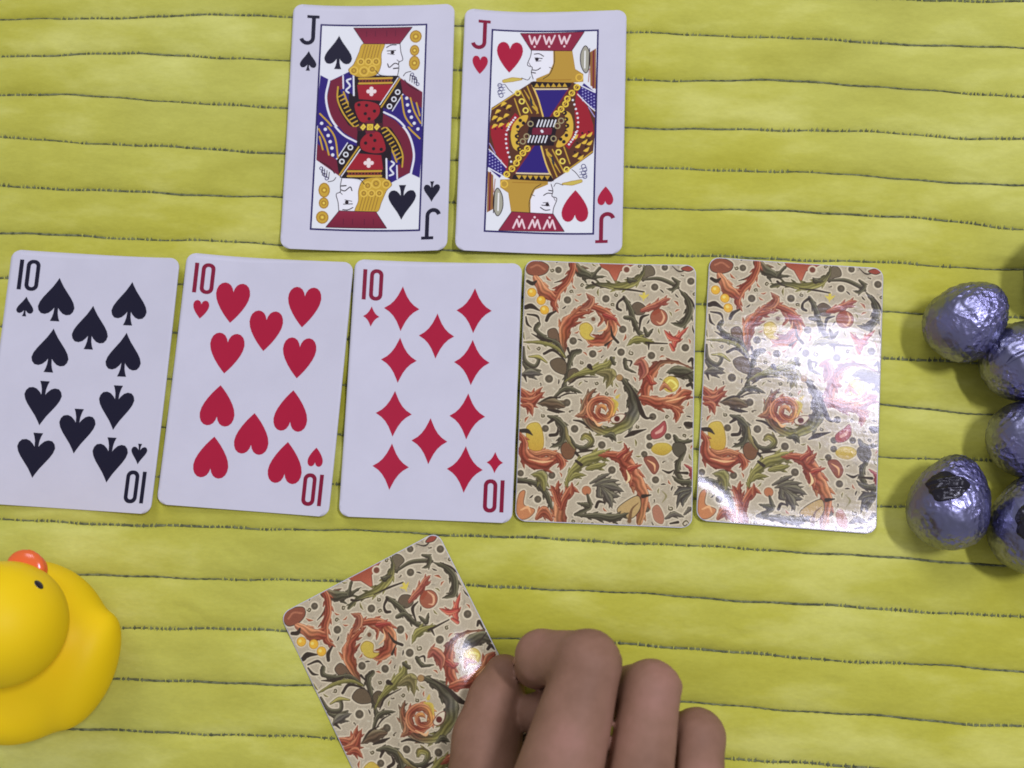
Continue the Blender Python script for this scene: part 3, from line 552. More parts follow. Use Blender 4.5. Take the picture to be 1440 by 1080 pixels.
for px_, py_ in ((105, 181), (112, 150), (150, 133), (-110, 150), (-130, 148), (-160, 118), (-185, 101), (-145, 103), (-110, 101), (-195, 103), (-150, -15), (-120, -34), (-105, -14), (85, -28), (60, -30), (130, 68), (95, 105), (100, -58), (130, -64), (-80, -48), (-60, -15), (70, -63)):
    for _ in range(3): DENTS.append((px_ + rd.uniform(-5, 5), py_ + rd.uniform(-2.5, 2.5), rd.uniform(-.7, .7), rd.uniform(2.5, 7), rd.uniform(.5, 1.1), rd.uniform(-1.1, .9)))
for _ in range(170):
    DENTS.append((rd.uniform(-220, 180), rd.uniform(-95, 190), rd.uniform(-.9, .9), rd.uniform(2, 9), rd.uniform(.6, 2.2), rd.uniform(-.8, .6)))
DA = np.array(DENTS)
def cloth_z(x, y, t):
    e = np.clip(4 * t * (1 - t), 0, 1)
    h = .12 + 1.95 * e ** .62 * (1 + .14 * lump(x, y)) + e * (.24 * lump(x * 2.3 + 40, y * 1.6) + .035 * fine(x, y)) + (1 - e) ** 3 * .10 * pucker(x, y * .3)
    for dx, dy, a, lx, ly, hh in DENTS:
        m = (np.abs(x - dx) < lx * 2.6) & (np.abs(y - dy) < lx * 2.6)
        if m.any():
            u = (x[m] - dx) * math.cos(a) + (y[m] - dy) * math.sin(a); v = -(x[m] - dx) * math.sin(a) + (y[m] - dy) * math.cos(a)
            h[m] += e[m] * hh * np.exp(-(u / lx) ** 2) * (np.exp(-(v / ly) ** 2) - .6 * np.exp(-((v - 1.2 * ly) / (1.5 * ly)) ** 2))
    return np.maximum(np.where(h > 1.9, 1.9 + (h - 1.9) * .35, h), .05)
cloth = empty('quilted_cloth', label='yellow-green plush quilted cloth with dark stitched seams lying flat under everything', category='tablecloth')
xs = np.arange(X0, X1 + .1, 1.6); NT = 17
seams_xy = [seam_y(i, xs) for i in range(len(SEAMS))]
for i in range(len(SEAMS) - 1):
    t = np.linspace(0, 1, NT)[:, None]; t = .5 - .5 * np.cos(PI * t) * (1 - .25 * np.sin(PI * t))
    Y = seams_xy[i][None] * (1 - t) + seams_xy[i + 1][None] * t; X = np.repeat(xs[None], NT, 0); Tm = np.repeat(t, len(xs), 1)
    Z = cloth_z(X.ravel(), Y.ravel(), Tm.ravel())
    n = len(xs); a = (np.arange(NT - 1)[:, None] * n + np.arange(n - 1)[None]).ravel()
    mesh('padded_channel', np.stack([X.ravel(), Y.ravel(), Z], 1), np.stack([a, a + n, a + n + 1, a + 1], 1), M_CLOTH, cloth)
# backing sheet under the channels
mesh('backing', [(X0, -172, -1), (X1, -172, -1), (X1, 254, -1), (X0, 254, -1), (X0, -172, -1.5), (X1, -172, -1.5), (X1, 254, -1.5), (X0, 254, -1.5)],
     [[0, 1, 2, 3], [7, 6, 5, 4], [0, 4, 5, 1], [1, 5, 6, 2], [2, 6, 7, 3], [3, 7, 4, 0]], M_SEAM, cloth, smooth=False)
sx = np.arange(X0, X1, .8)
for i in range(len(SEAMS)):
    y = seam_y(i, sx) + .07 * np.sin(sx * 2.3 + i) ; r = .34 + .11 * np.sin(sx * .05 + i * 1.7) + .07 * np.sin(sx * 1.9)
    K = 6; V = []; 
    for k in range(K):
        a = 2 * PI * k / K; V.append(np.stack([sx, y + r * np.cos(a), .42 + .8 * r * np.sin(a)], 1))
    V = np.stack(V, 1).reshape(-1, 3); n = len(sx); b = np.arange(n - 1) * K
    F = np.concatenate([np.stack([b + k, b + (k + 1) % K, b + K + (k + 1) % K, b + K + k], 1) for k in range(K)])
    seam = mesh('seam', V, F, M_SEAM, cloth)
    # pile caught in the stitching: small pale and dark tufts across the seam, in runs
    rs = np.random.RandomState(100 + i); VD, FD, VP, FP = [], [], [], []
    x = X0 + 2
    while x < X1 - 2:
        run = math.sin(x * .035 + i * 2.4) + .6 * math.sin(x * .09 + i)
        if run > -.25 and rs.rand() < .72:
            yy = float(seam_y(i, np.array([x]))[0]); big = .5 + .5 * min(1, run + .5)
            for (VV, FF, dx, l0, l1, w, z) in ((VP, FP, 0, -.6, .85, .30, .84), (VD, FD, .85, -.7, 1.1, .30, .72)):
                l0 *= big * rs.uniform(.6, 1.4); l1 *= big * rs.uniform(.5, 1.5); sk = rs.uniform(-.3, .3); xx = x + dx; k = len(VV)
                VV += [(xx - w, yy + l0, z - .35), (xx + w, yy + l0, z - .35), (xx + w * .7 + sk, yy + l1, z - .1), (xx - w * .7 + sk, yy + l1, z - .1), (xx, yy + l0 * .7, z + .1), (xx + sk, yy + l1 * .8, z + .14)]
                FF += [[k, k + 1, k + 4], [k + 1, k + 2, k + 5, k + 4], [k + 2, k + 3, k + 5], [k + 3, k, k + 4, k + 5]]
        x += rs.uniform(1.2, 2.6)
    if VD:
        mesh('stitching', VD, FD, M_SEAM, seam, kind='stuff'); mesh('pile_tufts', VP, FP, M_TUFT, seam, kind='stuff')

# ---------------------------------------------------------------- playing cards
PW, PH, TH = 58.0, 88.0, .30
def cut_grid(bm, x0, x1, y0, y1, step):
    for ax, a, b in ((0, x0, x1), (1, y0, y1)):
        for s in np.arange(math.ceil(a / step) * step, b, step):
            co, no = [0, 0, 0], [0, 0, 0]; co[ax] = s + 1e-3; no[ax] = 1
            bmesh.ops.bisect_plane(bm, geom=bm.verts[:] + bm.edges[:] + bm.faces[:], plane_co=co, plane_no=no)
def flat(polys, step=None):
    """Outlines (mm) -> tessellated flat vertices and faces; quads/ngons given as lists of points."""
    bm = bmesh.new()
    for p in polys:
        f = bm.faces.new([bm.verts.new((x, y, 0)) for x, y in p])
    bmesh.ops.triangulate(bm, faces=bm.faces[:])
    if step:
        P = np.array([v.co[:2] for v in bm.verts]); cut_grid(bm, *(P[:, 0].min(), P[:, 0].max(), P[:, 1].min(), P[:, 1].max()), step)
    bmesh.ops.recalc_face_normals(bm, faces=bm.faces[:])
    bm.verts.index_update(); V = np.array([v.co for v in bm.verts]); F = []
    for f in bm.faces:
        if f.normal.z < 0: f.normal_flip()
        F.append([v.index for v in f.verts])
    bm.free(); return V, F
def round_rect(w, h, r, n=6):
    out = []
    for cx, cy, a0 in ((w / 2 - r, h / 2 - r, 0), (-w / 2 + r, h / 2 - r, 90), (-w / 2 + r, -h / 2 + r, 180), (w / 2 - r, -h / 2 + r, 270)):
        for k in range(n + 1): a = math.radians(a0 + 90 * k / n); out.append((cx + r * math.cos(a), cy + r * math.sin(a)))
    return out
def mirror(half): return half + [(-x, y) for x, y in half[::-1] if abs(x) > 1e-6]
HEART = mirror([(0, .27), (.03, .36), (.09, .44), (.17, .485), (.26, .5), (.36, .475), (.44, .41), (.485, .32), (.5, .21), (.47, .08), (.41, -.04), (.32, -.17), (.21, -.30), (.10, -.41), (0, -.5)])
DIAM = mirror([(0, .5), (.05, .41), (.13, .28), (.23, .165), (.34, .08), (.5, 0), (.34, -.08), (.23, -.165), (.13, -.28), (.05, -.41), (0, -.5)])
SPADE = mirror([(0, .5), (.06, .41), (.15, .29), (.27, .16), (.38, .04), (.46, -.07), (.5, -.18), (.47, -.27), (.40, -.335), (.29, -.35), (.19, -.32), (.10, -.25), (.05, -.19), (.06, -.32), (.09, -.42), (.13, -.5)])
SHAPE = {'heart': (HEART, 11.7, 14.2), 'diamond': (DIAM, 12.2, 15.6), 'spade': (SPADE, 12.4, 15.3)}
FLAT = {}
def pip_flat(suit, s):
    if (suit, s) not in FLAT:
        o, w, h = SHAPE[suit]; FLAT[suit, s] = flat([[(x * w * s, y * h * s) for x, y in o]], 3.0)
    return FLAT[suit, s]
def band(pts, w):
    """A pen stroke as a row of quads."""
    P = np.array(pts, float); d = np.gradient(P, axis=0); d /= np.linalg.norm(d, axis=1)[:, None]; n = np.stack([-d[:, 1], d[:, 0]], 1) * w / 2
    return [[tuple(P[i] - n[i]), tuple(P[i + 1] - n[i + 1]), tuple(P[i + 1] + n[i + 1]), tuple(P[i] + n[i])] for i in range(len(P) - 1)]
def zero_glyph():
    o = round_rect(4.6, 11.0, 2.1, 8); i_ = round_rect(1.9, 8.4, .92, 8)
    return [[o[k], o[(k + 1) % len(o)], i_[(k + 1) % len(o)], i_[k]] for k in range(len(o))]
def jay_glyph():
    arc = [(.55 + 2.05 * math.cos(a) - 1.85, -3.1 + 2.0 * math.sin(a)) for a in np.linspace(0, -PI * .93, 12)]
    return band([(.75, 4.1), (.75, 2.0), (.75, 0), (.75, -2.4)] + arc[0:], 1.4) + [[(-1.6, 4.1), (2.7, 4.1), (2.7, 5.15), (-1.6, 5.15)]]
GLYPH = {'one': flat([[(-.68, -5.3), (.68, -5.3), (.68, 5.3), (-.68, 5.3)]], 3), 'zero': flat(zero_glyph(), 3), 'jay': flat(jay_glyph(), 3)}
BODY = flat([round_rect(PW, PH, 3.4)], 2.0)

CARDS = {'JS': (-69.32, 134.57, 1.41, 57.57, 89.81), 'JH': (-8.94, 134.80, .69, 56.81, 87.83), 'TS': (-162.21, 41.13, -1.09, 59.39, 87.78), 'TH': (-101.41, 42.51, -1.69, 58.11, 86.38),
         'TD': (-41.98, 42.76, .32, 57.26, 87.35), 'B1': (16.44, 44.26, .28, 57.79, 88.14), 'B2': (77.26, 46.38, -1.86, 58.17, 88.71)}
def make_card(pos, zf, label, **k):
    x, y, a, w, h = pos
    root = empty('playing_card', (x, y, 0), math.radians(a), label=label, category='playing card', group='playing cards laid out on the cloth')
    sx_, sy_ = w / PW, h / PH
    def place(V, lift):                                             # lay flat artwork on the bent card
        V = np.array(V, float); z = zf(V[:, 0], V[:, 1]) + lift
        return np.stack([V[:, 0] * sx_, V[:, 1] * sy_, z], 1)
    V, F = BODY; n = len(V)
    top, bot = place(V, TH), place(V, 0)
    cnt = {}
    for f in F:
        for i in range(len(f)): e = (f[i], f[(i + 1) % len(f)]); cnt[e] = 1
    rim = [[b, a_, a_ + n, b + n] for a_, b in cnt if (b, a_) not in cnt]
    mesh('card_stock', np.concatenate([top, bot]), [list(f) for f in F] + [[i + n for i in f[::-1]] for f in F] + rim, M_PAPER, root, smooth=False)
    root.children[0].data.polygons.foreach_set('use_smooth', np.array([True] * (2 * len(F)) + [False] * len(rim)))
    return root, place
def decal(name, VF, place, mat, parent, dx=0, dy=0, turn=False, lift=TH + .05, uv=None, **k):
    V = np.array(VF[0]); 
    if turn: V = V * (-1, -1, 1)
    U = None
    if uv: U = np.stack([(V[:, 0] + uv[0] / 2) / uv[0], (V[:, 1] + uv[1] / 2) / uv[1]], 1)
    return mesh(name, place(V + (dx, dy, 0), lift), [list(f) for f in VF[1]], mat, parent, uv=U, **k)
def curl(cu=.5, cv=.4, tx=0, ty=0, base=2.25, wob=0, ph=0):
    return lambda u, v: base + cu * (u / 29) ** 2 + cv * (v / 44) ** 2 + tx * (u + 29) / 58 + ty * (v + 44) / 88 + wob * np.sin(u * .11 + ph) * (v / 44)
TEN = [(-12.1, 27.4), (13.0, 27.4), (.4, 18.3), (-12.1, 9.5), (13.0, 9.5)]
def ten_card(key, suit, ink, pen, zf, label):
    root, place = make_card(CARDS[key], zf, label)
    p = pip_flat(suit, 1.0); s = pip_flat(suit, .455)
    flipped = suit != 'diamond'
    for x, y in TEN:
        decal(suit + '_pip', p, place, ink, root, x, y)
        decal(suit + '_pip', p, place, ink, root, -x + .2, -y + .6, turn=flipped)
    for t in (False, True):
        g = -1 if t else 1
        decal('small_' + suit + '_pip', s, place, ink, root, -22.4 * g, 24.2 * g, turn=t)
        decal('digit', GLYPH['one'], place, pen, root, -25.3 * g, 35.3 * g, turn=t); decal('digit', GLYPH['zero'], place, pen, root, -21.3 * g, 35.3 * g, turn=t)
    return root
def jack_card(key, suit, ink, pen, zf, label):
    root, place = make_card(CARDS[key], zf, label)
    g_ = flat([[(-18.65, -36.5), (18.65, -36.5), (18.65, 36.5), (-18.65, 36.5)]], 2.0)
    decal('court_picture', g_, place, M_COURT[suit], root, uv=(37.3, 73.0), label='printed two-headed jack in red, blue and gold')
    b = .62; X, Y = 18.65, 36.5
    fr = [[(-X, Y), (X, Y), (X, Y + b), (-X, Y + b)], [(-X, -Y - b), (X, -Y - b), (X, -Y), (-X, -Y)], [(-X - b, -Y - b), (-X, -Y - b), (-X, Y + b), (-X - b, Y + b)], [(X, -Y - b), (X + b, -Y - b), (X + b, Y + b), (X, Y + b)]]
    decal('picture_border', flat(fr, 2.0), place, M_BLUE, root)
    s = pip_flat(suit, .47); p = pip_flat(suit, .80)
    for t in (False, True):
        g = -1 if t else 1
        decal('small_' + suit + '_pip', s, place, ink, root, -22.9 * g, 23.4 * g, turn=t)
        decal(suit + '_pip', p, place, ink, root, -12.4 * g, 26.9 * g, turn=t, lift=TH + .10)
        decal('letter', GLYPH['jay'], place, pen, root, -22.4 * g, 35.0 * g, turn=t)
    return root
def back_card(pos, zf, label):
    root, place = make_card(pos, zf, label)
    decal('printed_back', flat([round_rect(PW - .5, PH - .5, 3.2)], 2.0), place, M_BACK, root, uv=(PW, PH))
    return root
jack_card('JS', 'spade', M_BLACK, M_BLACK, curl(2.3, .5, wob=.35, ph=1), 'jack of spades lying face up, left of the two cards at the top')
jack_card('JH', 'heart', M_RED, M_DEEP, curl(2.4, .5, wob=.4), 'jack of hearts lying face up beside the jack of spades')
ten_card('TS', 'spade', M_BLACK, M_BLACK, curl(2.2, .6, wob=.35, ph=2), 'ten of spades lying face up at the left end of the five-card row')
ten_card('TH', 'heart', M_RED, M_DEEP, curl(2.2, .6, tx=.6, wob=.35), 'ten of hearts lying face up between the ten of spades and ten of diamonds')
ten_card('TD', 'diamond', M_RED, M_DEEP, curl(2.2, .6, tx=.5, wob=.3, ph=1), 'ten of diamonds lying face up in the middle of the five-card row')
back_card(CARDS['B1'], curl(1.5, .4, tx=-.2), 'face-down scroll-leaf card next to the ten of diamonds, without white glare')
def glare_card(u, v):
    q = np.clip(-31 - v, 0, 20); p = np.clip(-13 - u, 0, 20)
    return 2.45 + .5 * (u / 29) ** 2 + .0036 * q ** 2 * (1.12 - .006 * u) + .0034 * p ** 2 * np.exp(-((v + 42) / 10) ** 2)
back_card(CARDS['B2'], glare_card, 'face-down scroll-leaf card with white glare patches, nearest the foil eggs')
def held_card(u, v):
    s = np.log1p(np.exp((u - 8) / 2.0)) * 2.0 - np.log1p(np.exp((u - 27.5) / 2.0)) * 2.0   # even slope down to the thumb
    g = .25 * (1 + np.tanh((v + 40) / 12)) * (1 - np.tanh((v - 26) / 9))
    return 2.4 + .04 * (44 - v) * .5 * (1 + np.tanh((u + 6) / 14)) + (5.4 - .288 * s) * .5 * (1 + np.tanh((u + 8) / 8)) * g + .15 * (u / 29) ** 2
HELD = (-40.9, -57.2, 30.2, 58.4, 88.0)
back_card(HELD, held_card, 'tilted face-down scroll-leaf card pinched between thumb and finger of the hand')
# ---------------------------------------------------------------- surfaces from distance fields (duck, hand)
def surface_nets(f, lo, hi, h):
    n = np.ceil((np.array(hi) - np.array(lo)) / h).astype(int) + 1
    ax = [lo[i] + h * np.arange(n[i]) for i in range(3)]
    G = f(*np.meshgrid(*ax, indexing='ij')).astype(np.float32)
    ins = G < 0
    nx, ny, nz = n - 1
    num = np.zeros((nx, ny, nz), np.float32); acc = np.zeros((nx, ny, nz, 3), np.float32)
    corner = lambda A, o: A[o[0]:o[0] + nx, o[1]:o[1] + ny, o[2]:o[2] + nz]
    for a in range(3):
        b, c = [k for k in range(3) if k != a]
        for ob in (0, 1):
            for oc in (0, 1):
                o0 = [0, 0, 0]; o0[b] = ob; o0[c] = oc; o1 = list(o0); o1[a] = 1
                g0, g1 = corner(G, o0), corner(G, o1); m = (g0 < 0) != (g1 < 0)
                t = np.where(m, g0 / np.where(m, g0 - g1, 1), 0)
                num += m; acc[..., a] += np.where(m, t, 0); acc[..., b] += m * ob; acc[..., c] += m * oc
    cell = num > 0; idx = -np.ones((nx, ny, nz), int); idx[cell] = np.arange(cell.sum())
    V = (np.argwhere(cell) + acc[cell] / num[cell][:, None]) * h + np.array(lo)
    F = []
    for a in range(3):
        b, c = (a + 1) % 3, (a + 2) % 3
        sl0 = [slice(None)] * 3; sl1 = [slice(None)] * 3; sl0[a] = slice(0, -1); sl1[a] = slice(1, None)
        s0, s1 = ins[tuple(sl0)], ins[tuple(sl1)]
        for flip, m in ((False, s0 & ~s1), (True, ~s0 & s1)):
            P = np.argwhere(m); P = P[(P[:, b] > 0) & (P[:, c] > 0) & (P[:, b] < n[b] - 1) & (P[:, c] < n[c] - 1)]
            q = []
            for ob, oc in ((1, 1), (0, 1), (0, 0), (1, 0)):
                p = P.copy(); p[:, b] -= ob; p[:, c] -= oc; q.append(idx[p[:, 0], p[:, 1], p[:, 2]])
            q = np.stack(q if not flip else q[::-1], 1); F.append(q)
    return V, np.concatenate(F)
def relax(V, F, n=4):
    e = np.concatenate([F[:, [0, 1]], F[:, [1, 2]], F[:, [2, 3]], F[:, [3, 0]]]); e = np.concatenate([e, e[:, ::-1]])
    for _ in range(n):
        s = np.zeros_like(V); c = np.zeros(len(V)); np.add.at(s, e[:, 0], V[e[:, 1]]); np.add.at(c, e[:, 0], 1)
        V = V * .5 + .5 * s / np.maximum(c, 1)[:, None]
    return V
def smin(a, b, k):
    h = np.clip(.5 + .5 * (b - a) / k, 0, 1); return b + (a - b) * h - k * h * (1 - h)
def cone(x, y, z, A, B, ra, rb):
    A, B = np.array(A, float), np.array(B, float); d = B - A; L = d @ d
    t = np.clip(((x - A[0]) * d[0] + (y - A[1]) * d[1] + (z - A[2]) * d[2]) / L, 0, 1)
    return np.sqrt((x - A[0] - t * d[0]) ** 2 + (y - A[1] - t * d[1]) ** 2 + (z - A[2] - t * d[2]) ** 2) - (ra + (rb - ra) * t)
def ell(x, y, z, c, r, ang=0):
    X, Y, Z = x - c[0], y - c[1], z - c[2]; ca, sa = math.cos(ang), math.sin(ang)
    X, Y = X * ca + Y * sa, -X * sa + Y * ca
    k0 = np.sqrt((X / r[0]) ** 2 + (Y / r[1]) ** 2 + (Z / r[2]) ** 2); k1 = np.sqrt((X / r[0] ** 2) ** 2 + (Y / r[1] ** 2) ** 2 + (Z / r[2] ** 2) ** 2)
    return k0 * (k0 - 1) / np.maximum(k1, 1e-6)

# ---------------------------------------------------------------- rubber duck (beak towards +y, then turned a little clockwise)
duck = empty('rubber_duck', (-166.0, -48.5, 2.0), math.radians(-12), label='yellow rubber duck with orange beak sitting at the left edge of the cloth', category='rubber duck')
def duck_body(x, y, z):
    d = ell(x, y, z, (0, 0, 13), (27.8, 26.2, 15))
    d = smin(d, ell(x, y, z, (0, 11, 17), (19.5, 16.5, 14)), 10)         # chest and neck
    d = smin(d, ell(x, y, z, (0, -19, 19), (11, 6.5, 7)), 9)          # turned-up tail
    for s in (-1, 1): d = smin(d, ell(x, y, z, (s * 22.5, 1, 16), (7, 18, 9), s * -.12), 6)   # wings
    return np.maximum(d, .4 - z)
V, F = surface_nets(duck_body, (-36, -36, -2), (36, 34, 38), 1.0); mesh('body', relax(V, F, 4), F, M_DUCK, duck)
HC = (4.0, 13.0, 40.0)
V, F = surface_nets(lambda x, y, z: ell(x, y, z, HC, (18.2, 18.2, 17.0)), (-20, -10, 20), (28, 36, 60), 1.0); mesh('head', relax(V, F, 2), F, M_DUCK, duck)
def beak(x, y, z):
    d = ell(x, y, z, (3.4, 29.4, 35.8), (6.2, 5.5, 2.1)); e = ell(x, y, z, (3.4, 28.9, 32.8), (5.6, 4.9, 1.7))
    return smin(smin(d, e, .6), ell(x, y, z, (3.4, 26.2, 34.6), (5.4, 4.8, 4.0)), 1.5)
V, F = surface_nets(beak, (-10, 18, 27), (13, 40, 43), .6); mesh('beak', relax(V, F, 3), F, M_BEAK, duck)
def eye(s):
    d = Vector((.48 * s + .04, .80, .30)).normalized(); c = Vector(HC) + Vector((d.x * 18.2, d.y * 18.2, d.z * 17.0))
    q = d.to_track_quat('Z', 'Y').to_matrix(); V, F = [], []
    for i in range(7):
        for j in range(20):
            a, r = 2 * PI * j / 20, math.sin(PI / 2 * i / 6); V.append(c + q @ Vector((1.7 * r * math.cos(a), 1.3 * r * math.sin(a), .55 * math.cos(PI / 2 * i / 6) - .25)))
    F = [[i * 20 + j, (i + 1) * 20 + j, (i + 1) * 20 + (j + 1) % 20, i * 20 + (j + 1) % 20] for i in range(6) for j in range(20)]
    mesh('eye', [tuple(v) for v in V], F, M_EYE, duck)
eye(1); eye(-1)

# ---------------------------------------------------------------- foil-wrapped eggs
def egg_point(t, a, s):
    """Axis along local y, blunt end at -y; t 0..pi, a round the axis."""
    L, R = 15.2 * s[1], 12.4 * s[0]
    r = R * math.sin(t) * (1 - .19 * math.cos(t)); return Vector((r * math.cos(a), L * math.cos(t), r * math.sin(a)))
def wrinkle(p, seed, amp):
    q = p * .16 + Vector((seed * 7.3, seed * 3.1, 0)); a = noise.noise(q)
    b = 1 - abs(noise.noise(p * .42 + Vector((seed, 5, 9)))) * 2; c = 1 - abs(noise.noise(p * .95 + Vector((3, seed, 1)))) * 2
    e_ = 1 - abs(noise.noise(p * .27 + Vector((seed * 2, 8, seed)))) * 2
    return amp * (.5 * a + .55 * max(0, b) ** 5 + .75 * max(0, e_) ** 9 + .08 * c)
def egg(x, y, yaw, pitch, label, seed, size=(1, 1), patch=None, smoothness=1.0, fold=None):
    z0 = 2.0 + 12.3 * size[0] + 2.6 * abs(math.sin(pitch))
    o = empty('foil_egg', (x, y, z0), 0, label=label, category='foil egg', group='foil-wrapped eggs in a cluster at the right')
    o.rotation_euler = Matrix.Rotation(yaw, 3, 'Z').to_4x4().to_3x3().__matmul__(Matrix.Rotation(pitch, 3, 'X')).to_euler()
    NA, NT_ = 110, 72; V, F = [], []
    for i in range(NT_ + 1):
        for j in range(NA):
            p = egg_point(PI * i / NT_, 2 * PI * j / NA, size); V.append(p + p.normalized() * wrinkle(p, seed, .42 * smoothness))
    for i in range(NT_):
        for j in range(NA): F.append([i * NA + j, (i + 1) * NA + j, (i + 1) * NA + (j + 1) % NA, i * NA + (j + 1) % NA][::-1])
    mesh('foil_wrapper', [tuple(v) for v in V], F, M_FOIL, o)
    inv = o.rotation_euler.to_matrix().inverted()
    def on_egg(d):                                                  # point of the shell in local direction d
        lo_, hi_ = 0., PI
        ca = math.atan2(d.z, d.x); ph = math.acos(max(-1, min(1, d.normalized().y)))
        for _ in range(30):
            m = (lo_ + hi_) / 2; p = egg_point(m, 0, size)
            if math.atan2(p.x, p.y) < ph: lo_ = m
            else: hi_ = m
        p = egg_point(lo_, ca, size); return p + p.normalized() * wrinkle(p, seed, .42 * smoothness)
    if patch:
        (dx, dy, dz), rx, ry, rot = patch
        c = Vector((dx, dy, dz)).normalized(); u = Vector((math.cos(rot), math.sin(rot), 0)); u = (u - c * u.dot(c)).normalized(); w = c.cross(u)
        V, F = [], []; NR, NP = 16, 56
        for i in range(NR + 1):
            for j in range(NP):
                a = 2 * PI * j / NP; wob = 1 + .16 * math.sin(2 * a + seed) + .10 * math.sin(3 * a + 2 * seed) + .05 * math.sin(7 * a + seed)
                r = i / NR * wob; k = on_egg(inv @ (c + u * (rx * r * math.cos(a)) + w * (ry * r * math.sin(a))))
                t = 1 - (i / NR) ** 4; s_ = r * math.sin(a)
                V.append(k + k.normalized() * (.10 + .32 * t + t * .55 * max(0, math.sin(9 * s_ + 2.2 * r * math.cos(a) + seed)) ** 3 - (.35 if i == NR else 0)))
        for i in range(NR):
            for j in range(NP): F.append([i * NP + j, (i + 1) * NP + j, (i + 1) * NP + (j + 1) % NP, i * NP + (j + 1) % NP])
        mesh('dark_patch', [tuple(v) for v in V], F, M_DARK, o, label='dark patch on the foil')  # near-black glossy ridged patch raised slightly over the foil
    if fold:
        a0, a1 = Vector(fold[0]).normalized(), Vector(fold[1]).normalized(); V, F = [], []; n_ = 24
        sd = a0.cross(a1).normalized()
        for i in range(n_ + 1):
            t = i / n_; d = a0.lerp(a1, t); wd = .075 * math.sin(PI * min(1, t * 1.15 + .08)) ** .6
            for kx, lift in ((-.6, -.25), (-.5, .55), (.1, .75), (1, .28), (1.05, -.25)):
                k = on_egg(inv @ (d + sd * (wd * kx + .02 * math.sin(9 * t)))); V.append(k + k.normalized() * lift)
        for i in range(n_):
            for j in range(4): F.append([i * 5 + j, (i + 1) * 5 + j, (i + 1) * 5 + j + 1, i * 5 + j + 1])
        mesh('foil_fold', [tuple(v) for v in V], F, M_FOIL, o)
    return o
R_ = math.radians
egg(130.2, 70.4, R_(-38), R_(38), 'lavender foil egg at the top left of the cluster, beside the glaring card', 1, (.94, .90))
egg(150.0, 59.0, R_(-62), R_(8), 'lavender foil egg touching the lower right of the top left egg', 2, (.98, 1.0), fold=((-.75, -.25, .6), (.2, .35, .93)))
egg(152.5, 33.6, R_(-80), R_(6), 'lavender foil egg alone in the middle of the right edge, without a dark patch', 3, (.97, 1.03), smoothness=.8)
egg(124.4, 12.2, R_(-14), R_(6), 'lavender foil egg with a dark patch on its upper left side', 4, (.96, .98), patch=((-.40, .40, .82), .66, .42, .15), fold=((-.15, .62, .77), (.62, .30, .72)))
egg(149.6, 6.8, R_(-8), R_(8), 'lavender foil egg at the bottom right with a dark patch facing up', 5, (.99, 1.03), patch=((-.44, .0, .9), .52, .42, .6), fold=((-.5, .5, .7), (.5, .52, .7)))
egg(163.5, 90.4, R_(-20), R_(4), 'dark foil egg mostly cut off by the right edge, above the others', 6, (.98, 1.0))

# ---------------------------------------------------------------- the hand
IDX = [(4.0, -71, 55, 12.8), (11.6, -38.0, 50, 8.9), (-1.5, -38.6, 36, 7.6), (-3.5, -44.0, 20, 6.5)]
MID = [(25.6, -73, 55, 10.2), (29.6, -45.2, 45.5, 8.3), (16, -51, 27, 7.6), (-2.5, -58, 18.5, 6.4)]
RNG = [(41.4, -77, 48, 8.8), (43.6, -57.8, 39, 7.4), (36, -63, 21, 7.2), (22, -72, 16, 6.6)]
LIT = [(52, -92, 40, 8.0), (51, -81, 29, 6.4), (46, -84, 18, 6.0), (40, -92, 14, 5.4)]
THB = [(-8, -128, 42, 14.5), (-17.5, -90, 29, 12.6), (-17.2, -66, 18.5, 10.2), (-15.2, -55.5, 14.4, 8.5), (-13.2, -48.0, 11.6, 6.5)]
WRIST = (16, -152, 50)
def chain(x, y, z, J, k):
    d = None
    for a, b in zip(J, J[1:]):
        c = cone(x, y, z, a[:3], b[:3], a[3], b[3]); d = c if d is None else smin(d, c, k)
    return d
def hand_field(x, y, z):
    palm = cone(x, y, z, WRIST, IDX[0][:3], 19, 12.2)
    for J in (MID, RNG, LIT): palm = smin(palm, cone(x, y, z, WRIST, (J[0][0], J[0][1], J[0][2] - 2), 19, J[0][3] + .2), 7)
    palm = smin(palm, cone(x, y, z, WRIST, (24, -215, 60), 22, 27), 10)
    palm = smin(palm, cone(x, y, z, (3, -86, 50), (-13, -100, 36), 9.5, 11), 9)
    d = smin(palm, chain(x, y, z, THB, 3.0), 7)
    for J in (IDX, MID, RNG, LIT): 
        f = chain(x, y, z, J, 1.6)
        f = smin(f, np.sqrt((x - J[1][0]) ** 2 + (y - J[1][1]) ** 2 + (z - J[1][2] - .6) ** 2) - J[1][3] * 1.0, 1.5)   # knuckle
        d = smin(d, f, .5)
    for xa, ya, xb, yb, zb in ((20.5, -45, 16.1, -71, 51), (36.8, -57, 34.4, -77, 43)):   # creases between the fingers
        t = (y - ya) / (yb - ya); w = .85 * np.clip((1.45 - t) / .6, 0, 1)
        d = np.maximum(d, -np.maximum(np.maximum(np.abs(x - xa - (xb - xa) * t) - w, zb - z), np.maximum(yb - 12 - y, y - ya - 12)))
    return np.maximum(d, -198 - y)
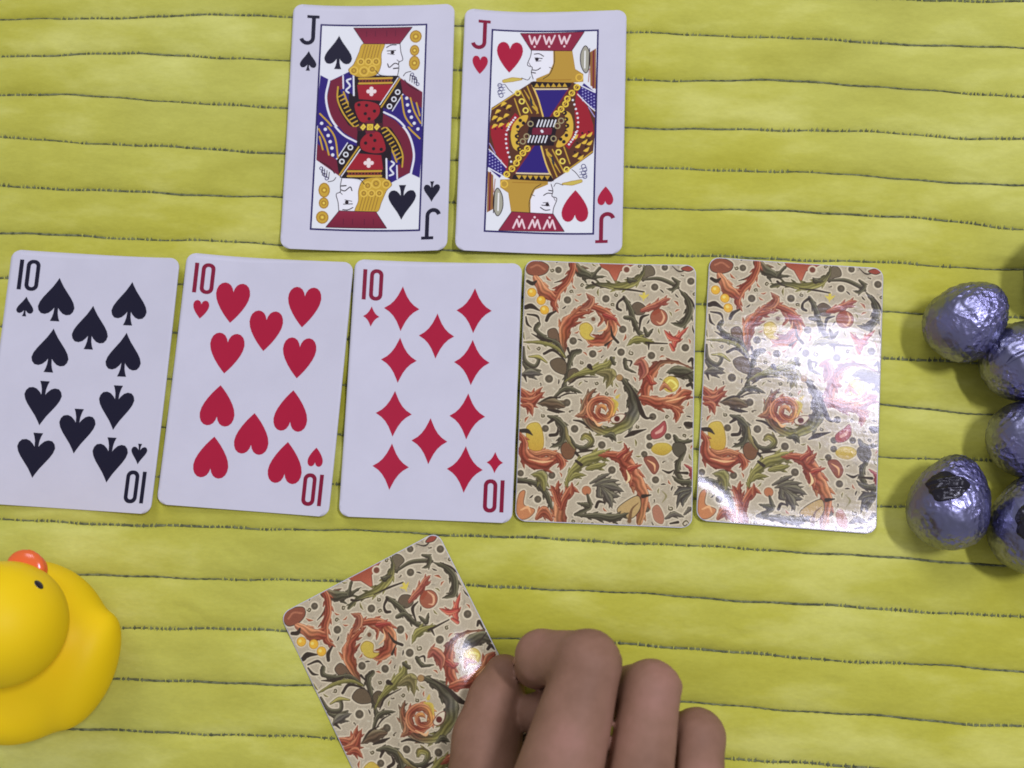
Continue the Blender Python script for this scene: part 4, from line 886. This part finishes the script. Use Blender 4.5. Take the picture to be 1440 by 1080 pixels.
def crease(V):
    V = V.copy()
    for J, amp in ((IDX, 1), (MID, .9), (RNG, .8)):                 # skin folds over the middle knuckles
        A, P, D = (np.array(q[:3], float) for q in J[:3])
        ax = (P - A) / np.linalg.norm(P - A) + (D - P) / np.linalg.norm(D - P); ax /= np.linalg.norm(ax)
        up = (P - A) / np.linalg.norm(P - A) - (D - P) / np.linalg.norm(D - P); up /= np.linalg.norm(up)
        w = V - P; s = w @ ax; dist = np.linalg.norm(w, axis=1); m = np.clip(1 - np.abs(dist - J[1][3]) / 4, 0, 1) * np.clip((w @ up) / J[1][3] * 1.6 - .35, 0, 1)
        side = np.cross(ax, up); lat = w @ side
        for off, a in ((-3.4, .5), (-1.5, 1), (.3, .9), (2.2, .7), (4.0, .4)):
            V -= up * (m * amp * a * .45 * np.exp(-((s - off - .35 * np.sin(lat * .5 + off)) / .75) ** 2))[:, None]
    for J in (IDX, MID, RNG):                                       # low tendons and veins on the back of the hand
        A, B = np.array(J[0][:3], float), np.array(WRIST, float) + (0, 0, 8); d = B - A; t = np.clip(((V - A) @ d) / (d @ d), 0, 1)
        q = V - A - t[:, None] * d; r = np.hypot(q[:, 0], q[:, 1] * .6); V[:, 2] += np.where(V[:, 2] > 50, .9 * np.exp(-(r / 3.2) ** 2) * np.clip(t * 6, 0, 1), 0)
    return V
hand = put(bpy.data.objects.new('hand', bpy.data.meshes.new('hand')), label='brown-skinned hand with curled fingers reaching in from the bottom edge to lift a card', category='hand')
V, F = surface_nets(hand_field, (-48, -202, -4), (76, -22, 92), .95)
V = relax(V, F, 4)
V = crease(V)
hand.data.from_pydata((V * MM).tolist(), [], F.tolist()); hand.data.materials.append(M_SKIN); hand.data.polygons.foreach_set('use_smooth', np.ones(len(F), bool)); hand.data.update()
def nail(tip, prev, r, up):
    t, p = Vector(tip), Vector(prev); d = (t - p).normalized(); u = Vector(up); u = (u - d * u.dot(d)).normalized(); s = d.cross(u)
    V, F = [], []; n_, m_ = 8, 10
    for i in range(n_ + 1):
        for j in range(m_ + 1):
            a = (j / m_ - .5) * 1.7; l = (i / n_ - .35) * r * 1.5; k = .9 - .25 * max(0, i / n_ - .6) ** 2
            edge = .45 if i in (0, n_) or j in (0, m_) else 0
            V.append(tuple(t + d * l + (u * math.cos(a) + s * math.sin(a)) * (r * (1.05 if i < n_ * .7 else 1.05 - .35 * (i / n_ - .7)) + .12 - edge)))
    for i in range(n_):
        for j in range(m_): F.append([i * (m_ + 1) + j, i * (m_ + 1) + j + 1, (i + 1) * (m_ + 1) + j + 1, (i + 1) * (m_ + 1) + j])
    return mesh('fingernail', V, F, M_NAIL, hand)
nail(IDX[3][:3], IDX[2][:3], IDX[3][3], (-.5, .8, .1))
